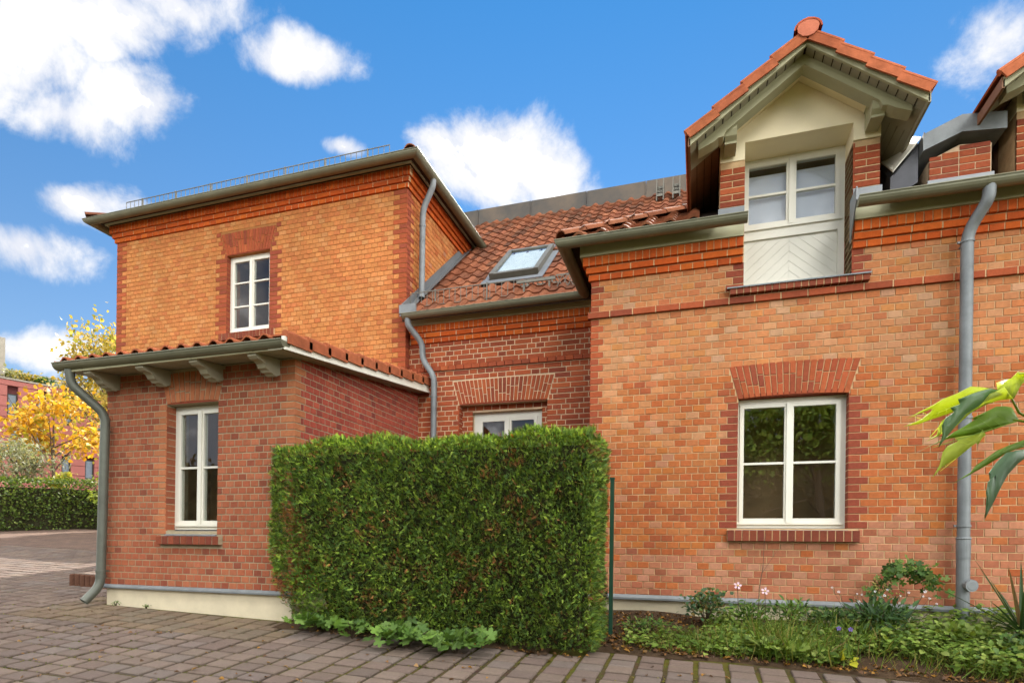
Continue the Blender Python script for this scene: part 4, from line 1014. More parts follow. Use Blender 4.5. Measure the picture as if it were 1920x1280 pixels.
        for k in range(nt):
            base = Vector((X(xa), 0, ez+.075))+dv*(k*step-.02)
            mb = MB(); Lt = step+.05
            def pt(t, h, y): return tuple(base+dv*t+nv*h+Vector((0, y, 0)))
            h0, h1 = .055, .02
            y2 = 6.855
            mb.hexa([pt(0, h0-.02, y2), pt(Lt, h1-.02, y2), pt(Lt, h1-.02, 7.245), pt(0, h0-.02, 7.245), pt(0, h0, y2), pt(Lt, h1, y2), pt(Lt, h1, 7.245), pt(0, h0, 7.245)])
            mb.hexa([pt(0, h0-.105, y2-.004), pt(Lt-.05, h1-.10, y2-.004), pt(Lt-.05, h1-.10, y2+.016), pt(0, h0-.105, y2+.016), pt(0, h0-.02, y2-.004), pt(Lt-.05, h1-.02, y2-.004), pt(Lt-.05, h1-.02, y2+.016), pt(0, h0-.02, y2+.016)])
            o = mb.build('verge_tile', M_TILE, r); cc = pick(PAL_TILEN); o['bcol'] = [float(v) for v in cc]
            mb = MB(); mb.tube([pt(-.004, h0-.012, y2+.03), pt(Lt, h1-.012, y2+.03)], .034, 8); o2_ = mb.build('tile_roll', M_TILE, o); o2_['bcol'] = [float(v) for v in cc]
            for q in range(9):                                # field tiles behind the verge
                mb = MB(); ya_ = 7.25+q*.25
                mb.hexa([pt(0, h0-.02, ya_), pt(Lt, h1-.02, ya_), pt(Lt, h1-.02, ya_+.245), pt(0, h0-.02, ya_+.245), pt(0, h0, ya_), pt(Lt, h1, ya_), pt(Lt, h1, ya_+.245), pt(0, h0, ya_+.245)])
                o = mb.build('roof_tile', M_TILE, r); o['bcol'] = [float(v) for v in pick(PAL_TILEN)]
    for k in range(7): 
        c = cap_tile(r, 'ridge_tile', (X(DX), 6.83+k*.38, top+.075), (0, 1, .02 if k else .0), .125, .42, col=lin(178, 92, 64))
    mb = MB(); seg = 12; mb.prism([(X(DX)+.108*math.cos(2*math.pi*q/seg), top+.095+.10*math.sin(2*math.pi*q/seg)) for q in range(seg)], 'y', 6.835, 6.855); o = mb.build('ridge_end_disc', M_TILE, r); o['bcol'] = [float(v) for v in lin(196, 118, 92)]
    if not full: return
    # tall dormer window: two sashes over a boarded panel
    yw = YR+.385
    w = window(X(.455), X(1.632), 5.17, 6.10, yw, bars=(.5,), fw=.05, sw=.055, label='dormer window reflecting pale sky'); interior(X(.5), X(1.60), 5.2, 6.08, yw+.12, 1.0, None, .04)
    for ba, bb in ((.512, 1.03), (1.058, 1.55)): mb = MB(); mb.box(X(ba), X(bb), yw+.075, yw+.08, 5.2, 5.93); mb.build('painted_reflection', M_PAINTED_SKY, w)  # pale sheets stand in for the sky reflected in these panes
    mb = MB(); mb.box(X(.455), X(.505), yw, yw+.07, 4.50, 5.169); mb.box(X(1.56), X(1.632), yw, yw+.07, 4.50, 5.169); mb.box(X(.506), X(1.559), yw, yw+.06, 5.10, 5.169); mb.box(X(.506), X(1.559), yw+.004, yw+.06, 4.50, 4.56); mb.build('panel_frame', M_WHITE, w)
    mb = MB(); mb.box(X(.506), X(1.559), yw+.034, yw+.06, 4.561, 5.099); mb.build('panel_back', mat('white panel', lin(226, 224, 212), .5, .3, var=.03, scale=3), w)
    xm, za, zb = X((.506+1.559)/2), 4.562, 5.098
    pitch = .093                                        # chevron boards either side of the middle
    for side in (-1, 1):
        hw = (1.559-.506)/2-.002
        for k in range(-9, 9):
            # band between lines z = za + k*pitch' - ... running down from the middle outwards
            lo = za+k*pitch*1.3; hi = lo+pitch*1.3-.005
            poly = clip_band(hw, za, zb, lo, hi, .88)
            if len(poly) < 3: continue
            mb = MB(); mb.prism([(xm+side*(p[0]+.001), p[1]) for p in poly], 'y', yw+.029, yw+.036); mb.build('chevron_board', M_WHITE, w)
    mb = MB(); mb.prism([(YR-.10, 4.345), (YR+.385, 4.515), (YR+.385, 4.49), (YR-.10, 4.33)], 'x', X(.487), X(1.628)); mb.prism([(YR-.10, 4.345), (YR-.002, 4.379), (YR-.002, 4.36), (YR-.10, 4.33)], 'x', X(.30), X(.4865)); mb.prism([(YR-.10, 4.345), (YR-.002, 4.379), (YR-.002, 4.36), (YR-.10, 4.33)], 'x', X(1.6285), X(1.81)); mb.build('sill_sheet', M_ZINC, w)
    # zinc aprons at the pier feet
    mb = MB(); mb.box(X(.19), X(.486), YR-.016, YR-.004, 5.13, 5.335); mb.build('pier_apron', M_LEAD, P)
    mb = MB(); mb.box(X(1.632), X(1.92), YR-.016, YR-.004, 5.04, 5.335); mb.prism([(YR-.016, 4.72), (YR-.016, 5.2), (YR-.30, 5.2), (YR-.30, 5.06)], 'x', X(1.600), X(1.612)); mb.build('pier_apron', M_LEAD, P)
def clip_band(hw, za, zb, lo, hi, s):
    """polygon of points (x,z), 0<=x<=hw, za<=z<=zb, lo <= z+s*x <= hi"""
    poly = [(0, za), (hw, za), (hw, zb), (0, zb)]
    for sign, c in ((1, lo), (-1, hi)):
        out = []
        for i in range(len(poly)):
            p, q = poly[i], poly[(i+1) % len(poly)]
            fp = sign*(p[1]+s*p[0]-c); fq = sign*(q[1]+s*q[0]-c)
            if fp >= 0: out.append(p)
            if fp*fq < 0:
                t = fp/(fp-fq); out.append((p[0]+(q[0]-p[0])*t, p[1]+(q[1]-p[1])*t))
        poly = out
        if not poly: return []
    return poly
M_PAINTED_SKY = mat('painted sky reflection', (.68, .70, .86), .8, .2, var=.05, scale=1.5)  # the sky's pale reflection, put into the colour of the dormer sheets
dormer(0)
dormer(2.95, False)
# ---- party wall stub between the dormers with its zinc coping
def parapet():
    yp = YR+.02; pl = ('y', yp)
    mb = MB(); mb.prism([(2.38, 5.1), (2.95, 5.1), (2.95, 5.63), (2.66, 5.66), (2.38, 5.54)], 'y', yp+.007, yp+.6); b = mb.build('parapet_wall', M_MORTAR_RED, HOUSE)
    for k in range(6):
        z = 5.30+k*.075
        cuts = [2.38, 2.66, 2.95] if k % 2 == 0 else [2.38, 2.50, 2.66, 2.81, 2.95]
        for a, c in zip(cuts[:-1], cuts[1:]):
            m_ = MB(); top = min(z+.063, 5.54+(a+c-4.76)/2*.43 if (a+c)/2 < 2.66 else 5.66-(a+c-5.32)/2*.1)
            if top < z+.02: continue
            m_.box(a, c-.012, yp, yp+.03, z, top); o = m_.build('brick', M_BRICK, b); o['bcol'] = [float(v) for v in pick(PAL_RED)]
    mb = MB(); mb.prism([(2.30, 5.62), (2.66, 5.76), (3.06, 5.72), (3.06, 5.90), (2.66, 5.945), (2.30, 5.80)], 'y', yp-.06, yp+.7); c = mb.build('parapet_coping', M_ZINC, HOUSE)
    mb = MB(); mb.box(2.36, 2.97, yp-.012, yp-.002, 5.14, 5.31); mb.build('parapet_apron', M_LEAD, HOUSE)
    # rising sheet metal box beside it
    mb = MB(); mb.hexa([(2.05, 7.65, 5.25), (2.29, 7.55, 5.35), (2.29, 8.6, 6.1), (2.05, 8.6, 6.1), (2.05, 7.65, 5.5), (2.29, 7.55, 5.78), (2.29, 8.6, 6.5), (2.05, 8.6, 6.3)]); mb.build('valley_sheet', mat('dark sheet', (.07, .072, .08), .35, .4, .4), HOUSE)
    mb = MB(); mb.hexa([(2.06, 7.60, 5.53), (2.30, 7.50, 5.80), (2.30, 8.5, 6.49), (2.06, 8.5, 6.30), (2.06, 7.60, 5.55), (2.30, 7.50, 5.82), (2.30, 8.5, 6.51), (2.06, 8.5, 6.32)]); mb.build('valley_cap', M_WHITE, HOUSE)
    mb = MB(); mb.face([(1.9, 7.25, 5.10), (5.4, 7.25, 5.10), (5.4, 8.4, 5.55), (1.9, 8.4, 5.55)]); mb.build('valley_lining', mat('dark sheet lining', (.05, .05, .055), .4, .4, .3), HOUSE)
parapet()

# ---- downpipes
M_ZINC_SHADE = mat('zinc darkened for shade', lin(104, 108, 98), .5, .4, .25, .2, 4.0)  # the left pipe's shade is put into this darker zinc colour
def bend(pts, r=.12, n=5):
    pts = [Vector(p) for p in pts]; out = [pts[0]]
    for a, b, c in zip(pts[:-2], pts[1:-1], pts[2:]):
        u = (a-b); v = (c-b); k = min(r, u.length*.45, v.length*.45); p, q = b+u.normalized()*k, b+v.normalized()*k
        for t in range(n+1):
            s = t/n; out.append(p*(1-s)**2+b*2*s*(1-s)+q*s*s)
    out.append(pts[-1]); return out
def downpipe(pts, r, m, clamps=(), sleeves=(), r_b=.14, label=None, open_end=True):
    mb = MB(); mb.tube(bend(pts, r_b), r, 16, cap=False); d = mb.build('downpipe', m, HOUSE, smooth=True)
    if label: d['label'] = label
    for c, w in clamps:
        k = MB(); c = Vector(c); k.tube([c-Vector((0, 0, .012)), c+Vector((0, 0, .012))], r+.008, 16); k.bar(c+Vector((-.02, r, 0)), c+Vector((-.02, r+w, 0)), .014, .014); k.bar(c+Vector((-r-.03, 0, 0)), c+Vector((-r+.01, 0, 0)), .02, .02); k.build('pipe_clamp', m, d)
    for c, h, e in sleeves:
        k = MB(); c = Vector(c); k.tube([c-Vector((0, 0, h)), c+Vector((0, 0, h))], r+e, 16); k.build('pipe_sleeve', m, d, smooth=False)
    return d
dp = downpipe([(2.80, 7.15, 5.0), (2.80, 7.16, 4.86), (2.68, 7.33, 4.62), (2.68, 7.33, 1.0)], .058, M_ZINC, [((2.68, 7.33, 4.52), .12), ((2.68, 7.33, 2.66), .12), ((2.68, 7.33, 1.52), .12)], [((2.68, 7.33, 4.66), .0, .0)], .13, 'tall straight zinc downpipe on the right')
k = MB(); k.tube([(2.68, 7.33, 1.40), (2.68, 7.33, 1.385), (2.68, 7.33, 1.375), (2.68, 7.33, 1.19), (2.68, 7.33, 1.16), (2.68, 7.33, .42)], [.066, .07, .064, .064, .061, .061], 18); k.build('standpipe', M_ZINC, dp, smooth=False)
k = MB(); k.tube([(2.68, 7.33, .655), (2.68, 7.33, .635)], .068, 18); k.build('pipe_clamp', M_ZINC, dp)
k = MB(); cdir = Vector((.25, -1, -.05)).normalized(); c0 = Vector((2.70, 7.30, .90)); k.tube([c0, c0+cdir*.07], .056, 18); k.tube([c0+cdir*.055, c0+cdir*.085], [.064, .064], 18); k.tube([c0+cdir*.085, c0+cdir*.088], [.05, .044], 18); k.build('inspection_cap', M_ZINC, dp)
downpipe([(-4.62, 8.68, 4.99), (-4.62, 8.69, 4.88), (-4.44, 8.88, 4.62), (-4.44, 8.88, 4.36), (-4.22, 8.88, 4.05), (-4.22, 8.88, .5)], .05, M_ZINC, [((-4.22, 8.88, 3.72), .1)], [], .12, 'crooked zinc downpipe in the recess')
downpipe([(-4.42, 9.16, 7.53), (-4.42, 9.16, 7.42), (-4.62, 9.18, 7.06), (-4.62, 9.18, 5.62), (-4.60, 9.14, 5.50)], .052, M_ZINC, [], [((-4.62, 9.18, 6.78), .02, .005)], .14, 'zinc downpipe on the tower side above the roof')
downpipe([(-7.66, 5.38, 3.42), (-7.66, 5.40, 3.24), (-7.42, 5.68, 2.90), (-7.47, 5.68, .66), (-7.52, 5.50, .46)], .056, M_ZINC_SHADE, [((-7.455, 5.68, 2.70), .1), ((-7.465, 5.68, .85), .1)], [((-7.466, 5.68, .78), .02, .006)], .12, 'bent zinc downpipe at the lean-to corner')

# ------------------------------------------------------------------ vegetation templates
def T_spray():
    v = []; f = []
    n = 5
    for k in range(n):                                   # paired side twigs along a flat frond
        y = .12+.17*k; w = .34*(1-.12*k)
        for s in (-1, 1):
            i = len(v); v += [(0, y-.05, 0), (s*w, y+.20, -.03), (s*.03, y+.10, .015)]; f.append((i, i+1, i+2) if s > 0 else (i, i+2, i+1))
    i = len(v); v += [(-.06, 0, 0), (.06, 0, 0), (0, 1.12, -.05)]; f.append((i, i+1, i+2)); return v, f
def T_leaf(wd=.42, fold=.12, droop=.15):
    v = [(0, 0, 0), (-wd*.7, .3, fold), (0, .32, 0), (wd*.7, .3, fold), (-wd*.75, .6, fold-droop*.3), (0, .65, -droop*.3), (wd*.75, .6, fold-droop*.3), (0, 1, -droop)]
    f = [(0, 2, 1), (0, 3, 2), (1, 2, 5, 4), (2, 3, 6, 5), (4, 5, 7), (5, 6, 7)]; return v, f
def T_lobed(n=5, teeth=True):
    """palmate leaf: centre plus lobes; the base notch lies at the stalk"""
    v = [(0, .1, .0)]; f = []
    angs = []
    for k in range(n):
        a = math.radians(-125+250*k/(n-1)); w = math.radians(125/(n-1))
        for da, r in ((-w*.95, .50), (-w*.5, .86), (-w*.22, .82), (0, 1.0), (w*.22, .82), (w*.5, .86)): angs.append((a+da, r*(1 if abs(k-(n-1)/2) < 1.5 else .86)))
    for a, r in angs: v.append((math.sin(a)*r, .1+math.cos(a)*r, .10*r*r-.03))
    for k in range(1, len(v)-1): f.append((0, k+1, k))
    return v, f
def T_blade():
    v = [(-.012, 0, 0), (.012, 0, 0), (-.010, .5, .04), (.010, .5, .04), (0, 1, -.08)]; return v, [(0, 1, 3, 2), (2, 3, 4)]
def unitv(v): v = np.asarray(v, float); return v/(np.linalg.norm(v)+1e-9)
def rdir(): return unitv(rng.normal(size=3))

# ------------------------------------------------------------------ clipped conifer hedge in front of the recess
def hedge():
    x0, x1, y0, y1 = -4.64, -.945, 5.50, 6.42
    H = thing('conifer_hedge', 'clipped green conifer hedge with brown sprays in front of the brick recess', 'hedge', (-2.8, 6.0, gz(-2.8, 6.0)))
    def top(x): return 2.36+.03*math.sin(x*3.1)+.02*math.sin(x*7.7+1) - .02*(x+2.8)*.2
    Ms, Cs = [], []
    greens = [lin(90, 116, 40, .95), lin(112, 136, 50, .95), lin(68, 94, 36, .95), lin(132, 152, 62, .95), lin(80, 108, 54, .95)]
    browns = [lin(150, 104, 62, .7), lin(172, 118, 72, .7), lin(120, 84, 50, .7)]
    lump = lambda a, b: .03*math.sin(a*2.3+b*1.7)+.025*math.sin(a*5.1-b*3.3+1)+.022*math.sin(a*11+b*9)+.02*math.sin(a*23-b*19)
    patches = [(rng.uniform(x0, x1), rng.uniform(.5, 2.3), rng.uniform(.04, .13)) for _ in range(60)]
    def add(p, n, s, tip=False):
        d = unitv(n*rng.uniform(.5, 1.2)+np.array([0, 0, rng.uniform(-.5, .9)])+rdir()*.55)
        nn = unitv(rdir()+np.array([0, 0, .6])); Ms.append(frame_mat(p, nn, d, s))
        br = rng.random() < .035
        for (a, b, r) in patches:
            if (p[0]-a)**2+(p[2]-b)**2 < r*r and rng.random() < .33: br = True
        c = np.array((browns if br else greens)[rng.integers(3 if br else 5)])
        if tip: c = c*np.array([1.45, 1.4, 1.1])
        Cs.append(np.clip(c*rng.choice([.5, .85, 1.1, 1.4, 1.95]), 0, 1))
    def edge(x, z):                                      # rounded ends
        return 0
    base = lambda x: gz(x, 5.6)
    for _ in range(34000):                               # front face
        x = rng.uniform(x0, x1); z = rng.uniform(base(x)+.03, top(x)+.01)
        zz = (z-base(x))/(top(x)-base(x))
        inset = .16*max(0, .14-zz)/.14 if x < -3.6 else .03*max(0, .14-zz)/.14
        inl = .10*max(0, 1-(x-x0)/.12)**2+.10*max(0, 1-(x1-x)/.12)**2+.08*max(0, 1-(top(x)-z)/.10)**2
        if x < -4.3 and z < .33+(-4.3-x)*1.5 : continue
        y = y0+inl+inset+lump(x, z)+rng.exponential(.045)-.02
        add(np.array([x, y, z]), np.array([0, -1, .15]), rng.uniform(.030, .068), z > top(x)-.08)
    for _ in range(8000):                                # top
        x = rng.uniform(x0+.02, x1-.02); y = rng.uniform(y0+.02, y1)
        if x < XA+.05 and y > 5.74: continue
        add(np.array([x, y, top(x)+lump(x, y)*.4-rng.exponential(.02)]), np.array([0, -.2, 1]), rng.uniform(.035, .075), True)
    for _ in range(6500):                                # right end
        y = rng.uniform(y0+.05, y1); z = rng.uniform(base(x1)+.03, top(x1))
        add(np.array([x1-.02+lump(y, z)*.6-rng.exponential(.03), y, z]), np.array([1, 0, .1]), rng.uniform(.035, .075))
    for _ in range(900):                                 # left end in front of the lean-to
        y = rng.uniform(y0+.03, 5.74); z = rng.uniform(base(x0)+.6, top(x0))
        add(np.array([x0+.02+lump(y, z)*.4+rng.exponential(.02), y, z]), np.array([-1, 0, .1]), rng.uniform(.05, .09))
    v, f = T_spray(); npmesh('foliage', v, f, Ms, Cs, M_CONIFER, H)
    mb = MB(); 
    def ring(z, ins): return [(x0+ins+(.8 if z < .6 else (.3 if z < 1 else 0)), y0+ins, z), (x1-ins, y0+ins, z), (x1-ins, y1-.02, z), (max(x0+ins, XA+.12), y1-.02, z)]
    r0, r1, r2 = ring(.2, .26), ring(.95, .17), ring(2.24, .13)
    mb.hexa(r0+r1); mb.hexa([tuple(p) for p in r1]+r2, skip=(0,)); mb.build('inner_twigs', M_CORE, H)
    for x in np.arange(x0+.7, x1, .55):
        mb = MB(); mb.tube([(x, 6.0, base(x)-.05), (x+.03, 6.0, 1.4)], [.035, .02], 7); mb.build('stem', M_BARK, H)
hedge()
# green metal edge of the fence behind the hedge
def fence_edge():
    t = thing('fence_panel', 'narrow dark green metal fence edge at the right end of the hedge', 'fence', (-.88, 6.35, gz(-.9, 6.3)))
    z0 = gz(-.9, 6.35)
    mb = MB(); mb.box(-.905, -.865, 6.33, 6.37, z0-.02, 1.98); mb.build('post', M_GREENP, t)
    mb = MB(); mb.box(-.91, -.86, 6.325, 6.375, 1.981, 2.0); mb.build('post_cap', M_GREENP, t)
    for k in range(8):
        z = .45+k*.2; mb = MB(); mb.box(-1.6, -.99, 6.345, 6.355, z, z+.012); mb.build('rail', M_GREENP, t)
fence_edge()

# ------------------------------------------------------------------ planting bed along the right block
def bed_z(x, y): return gz(x, y)+.004+.07*clamp((y-5.85)/1.3, 0, 1)+.02*math.sin(x*4+y*3)*clamp((y-5.85)/.4, 0, 1)
def bed():
    mb = MB(); xs = np.linspace(-1.3, 5.2, 40); ys = np.linspace(5.80, 7.6, 14)
    for y in ys:
        for x in xs: mb.v.append((x, y+(.05*math.sin(x*2.1)+.03*math.sin(x*5.3) if y < 5.85 else 0), bed_z(x, y)-(0.02 if y < 5.83 else 0)))
    for j in range(len(ys)-1):
        for i in range(len(xs)-1):
            a = j*len(xs)+i; mb.f.append((a, a+1, a+1+len(xs), a+len(xs))); mb.c.append((0, 0, 0))
    mb.build('soil_bed', M_SOIL, kind='structure')
    # soil strip under the hedge and in the recess
    mb = MB(); xs = np.linspace(-4.54, -1.36, 20); ys = np.linspace(5.44, 8.98, 14)
    for y in ys:
        for x in xs: mb.v.append((x, y+(.03*math.sin(x*6) if y < 5.5 else 0), gz(x, y)+.003+(.02 if y > 5.6 else 0)))
    for j in range(len(ys)-1):
        for i in range(len(xs)-1):
            a = j*len(xs)+i; mb.f.append((a, a+1, a+1+len(xs), a+len(xs))); mb.c.append((0, 0, 0))
    mb.build('soil_bed', M_SOIL, kind='structure')
bed()
def grass():
    v, f = T_blade(); Ms, Cs = [], []
    gs = [lin(112, 142, 44, .6), lin(134, 158, 60, .6), lin(92, 122, 40, .6), lin(164, 160, 82, .6), lin(170, 148, 92, .6)]
    for _ in range(9500):
        x = rng.uniform(-.75, 4.4); y = 5.88+rng.beta(1.3, 1.6)*1.2
        dens = .35+.65*(math.sin(x*2.2+1)+math.sin(x*3.7+y*4))/2
        if x < .1 and y > 6.45: continue
        if x < -.45 and rng.random() < .75: continue
        if rng.random() > dens+.35: continue
        h = rng.uniform(.09, .29)*(1.35 if .55 < x < 1.7 else .8)
        d = unitv([rng.normal()*.55, rng.normal()*.55-.15, 1]); Ms.append(frame_mat((x, y, bed_z(x, y)), rdir(), d, h)@np.diag([1.3, 1, 1, 1]))
        Cs.append(np.array(gs[rng.choice(5, p=[.33, .25, .22, .12, .08])])*rng.uniform(.8, 1.2))
    o = npmesh('grass', v, f, Ms, Cs, M_LEAF, None, 'stuff'); tag(o, 'loose green and straw coloured grass in the bed before the right block', 'grass')
    # low ground cover leaves, uncountable
    v, f = T_leaf(.5, .1, .2); Ms, Cs = [], []
    cs = [lin(108, 138, 52, .68), lin(126, 154, 62, .68), lin(88, 118, 48, .68), lin(148, 166, 78, .68)]
    for _ in range(10500):
        x = rng.uniform(-.7, 4.5); y = rng.uniform(5.92, 7.4)
        if x < .1 and y > 6.5: continue
        n = math.sin(x*3.1+y*2)+math.sin(x*1.3-y*4.1+2)
        if n < -1.25 or (x < .2 and rng.random() < .5): continue
        hh = (.07+.14*clamp((x-1.0)/2, 0, 1)+.06*clamp((y-6.3), 0, 1))*rng.uniform(.3, 1.3)
        d = unitv([rng.normal(), rng.normal()-.4, rng.uniform(-.1, .6)]); Ms.append(frame_mat((x, y, bed_z(x, y)+hh), unitv([0, -.3, 1]+rdir()*.4), d, rng.uniform(.035, .075)))
        Cs.append(np.array(cs[rng.integers(4)])*rng.uniform(.75, 1.25))
    o = npmesh('ground_cover', v, f, Ms, Cs, M_LEAF, None, 'stuff'); tag(o, 'low mixed weeds covering the bed before the right block', 'weeds')
    v, f = T_leaf(.55, .2, .3); Ms, Cs = [], []                # dropped leaves
    cs = [lin(160, 116, 72, .55), lin(186, 146, 96, .55), lin(136, 98, 68, .55), lin(200, 148, 62, .55), lin(108, 82, 62, .55)]
    for k in range(1420):
        if k < 560: x = rng.uniform(-.9, 4.2); y = 5.82+abs(rng.normal())*.16
        elif k < 1150: x = rng.uniform(-1.2, .3); y = rng.uniform(5.9, 7.35)
        else: x = rng.uniform(-4.3, -1); y = 5.42+abs(rng.normal())*.05
        z = bed_z(x, y) if x > -1.2 else gz(x, y)+.005
        if k >= 1240: x = rng.uniform(-8, 2); y = rng.uniform(3.2, 5.4); z = gz(x, y)-.005
        d = unitv([rng.normal(), rng.normal(), .1*rng.normal()]); Ms.append(frame_mat((x, y, z+.012), unitv([0, 0, 1]+rdir()*.5), d, rng.uniform(.025, .055))); Cs.append(np.array(cs[rng.integers(5)])*rng.uniform(.7, 1.15))
    o = npmesh('leaf_litter', v, f, Ms, Cs, M_LEAF, None, 'stuff'); tag(o, 'brown and yellow fallen leaves along the edge of the paving', 'fallen leaves')
    # moss and crumbs in the paving joints
    v, f = T_leaf(.6, .2, .2); Ms, Cs = [], []
    for _ in range(12000):
        i = rng.integers(-64, 8); j = rng.integers(13, 32); x = i*PX+rng.normal()*.010; y = j*PY+rng.normal()*.006
        if rng.random() < .5: x = i*PX+rng.uniform(0, PX)
        else: y = j*PY+rng.uniform(0, PY)
        n = math.sin(x*1.1+y*1.9)+math.sin(x*2.3-y*1.3+1.5)
        if n < .25 or (y > 5.4 and x > -7.7): continue
        if y > 5.78 and x > -7.7: continue
        Ms.append(frame_mat((x, y, gz(x, y)-.014), unitv([0, 0, 1]+rdir()*.6), rdir()*[1, 1, .3], rng.uniform(.01, .026))); Cs.append(np.array([lin(118, 118, 36, .6), lin(96, 112, 36, .6), lin(136, 128, 44, .6)][rng.integers(3)])*rng.uniform(.7, 1.2))
    o = npmesh('joint_moss', v, f, Ms, Cs, M_LEAF, None, 'stuff'); tag(o, 'olive moss in the joints between the pavers', 'moss')
grass()

def shrub(name, label, cat, x, y, r, h, n, cols, leaf, size, stems=6, group=None, flat=1.0, up=.2, base=None, hollow=.35, seed=0):
    """leafy plant: separate stems and one leaf mesh"""
    z = bed_z(x, y) if base is None else base
    t = thing(name, label, cat, (x, y, z), group); Ms, Cs = [], []
    mb = MB()
    tips = []
    for k in range(stems):
        a = 2*math.pi*k/stems+rng.uniform(-.4, .4); rr = r*rng.uniform(.3, .8); hh = h*rng.uniform(.65, .95)
        p = [(x, y, z-.02), (x+math.cos(a)*rr*.4, y+math.sin(a)*rr*.4, z+hh*.55), (x+math.cos(a)*rr, y+math.sin(a)*rr, z+hh)]
        mb.tube(p, [.008, .006, .003], 5); tips.append(p)
    mb.build('stems', M_BARK, t)
    for _ in range(n):
        p = tips[rng.integers(len(tips))]; s = rng.uniform(.25, 1.0)
        c = np.array(p[1])*(1-s)*1.0+np.array(p[2])*s
        q = c+rng.normal(size=3)*np.array([r*.33, r*.33, h*.13*flat]); q[2] = max(q[2], z+.03)
        d = unitv(rdir()+(q-np.array([x, y, z+h*.4]))*2/(r+.1)+np.array([0, 0, up])); Ms.append(frame_mat(q, unitv([0, -.4, 1]+rdir()*.6), d, size*rng.uniform(.6, 1.25)))
        Cs.append(np.array(cols[rng.integers(len(cols))])*rng.uniform(.75, 1.25))
    npmesh('leaves', leaf[0], leaf[1], Ms, Cs, M_LEAF, t); return t
L_OV = T_leaf(.42, .1, .15); L_LOB = T_lobed(5); L_LONG = T_leaf(.2, .06, .25); L_ROUND = T_leaf(.62, .08, .12)
ROSE = [lin(74, 112, 72, .6), lin(92, 128, 84, .6), lin(64, 98, 58, .6), lin(112, 134, 66, .6), lin(140, 120, 70, .6)]
MID = [lin(92, 132, 52, .6), lin(112, 150, 62, .6), lin(76, 112, 48, .6), lin(134, 160, 76, .6)]
YEL = [lin(132, 160, 66, .6), lin(150, 172, 82, .6), lin(112, 142, 56, .6)]
DRK = [lin(58, 92, 48, .6), lin(72, 108, 54, .6), lin(88, 122, 60, .6)]
shrub('rose_bush', 'bushy blue-green rose against the plinth near the hedge', 'shrub', .10, 6.92, .24, .40, 420, ROSE, L_ROUND, .045, 9)
shrub('leafy_perennial', 'fresh green leafy perennial right of the rose bush', 'plant', .58, 7.02, .20, .30, 260, MID, L_LONG, .07, 7)
shrub('leafy_perennial', 'upright green perennial under the left part of the ground floor window', 'plant', .98, 6.98, .20, .33, 260, MID, L_LONG, .075, 7)
shrub('leafy_perennial', 'broad dark leaved clump in front of the hop vine', 'plant', 1.78, 6.86, .30, .36, 420, DRK, L_LONG, .10, 9)
shrub('leafy_perennial', 'low dark green clump between the windowed wall and the tall grass', 'plant', 1.36, 6.95, .22, .27, 300, DRK, L_OV, .05, 7)
shrub('geranium_clump', 'pale green round-lobed geranium clump at the paving edge', 'plant', .74, 6.08, .27, .17, 170, YEL, L_LOB, .048, 8, flat=.5, up=.0)
shrub('leafy_perennial', 'yellow-green leafy clump at the foot of the tall downpipe', 'plant', 2.45, 6.75, .30, .27, 330, YEL, L_OV, .07, 8)
shrub('leafy_perennial', 'dense green clump at the right edge of the bed', 'plant', 2.95, 6.35, .36, .30, 420, MID, L_LOB, .045, 9)
shrub('leafy_perennial', 'bluish green clump below the spiky yucca', 'plant', 3.25, 6.0, .34, .24, 360, ROSE, L_OV, .055, 8)
shrub('leafy_perennial', 'low green weeds beside the hedge end', 'plant', -.55, 6.55, .22, .14, 200, MID, L_LONG, .06, 7)
shrub('yellow_seedling', 'small yellow-leaved seedling at the paving edge', 'plant', 1.30, 5.98, .07, .10, 9, [lin(206, 204, 60, .65)], L_OV, .09, 4)
# geranium patches at the hedge foot
GER = [lin(110, 146, 62, .62), lin(124, 160, 70, .62), lin(94, 130, 58, .62)]
for gx, gy, r, n, lab in ((-4.0, 5.42, .26, 60, 'small lobed geranium patch at the left foot of the hedge'), (-3.45, 5.36, .22, 42, 'lobed geranium patch below the hedge, second from the left'), (-2.75, 5.22, .34, 95, 'wide lobed geranium patch spilling onto the pavers'), (-2.2, 5.20, .30, 85, 'lobed geranium patch at the middle of the hedge foot')):
    shrub('geranium_patch', lab, 'plant', gx, gy, r, .22, int(n*1.3), GER, L_LOB, .074, 9, flat=.6, up=-.1, base=gz(gx, gy))
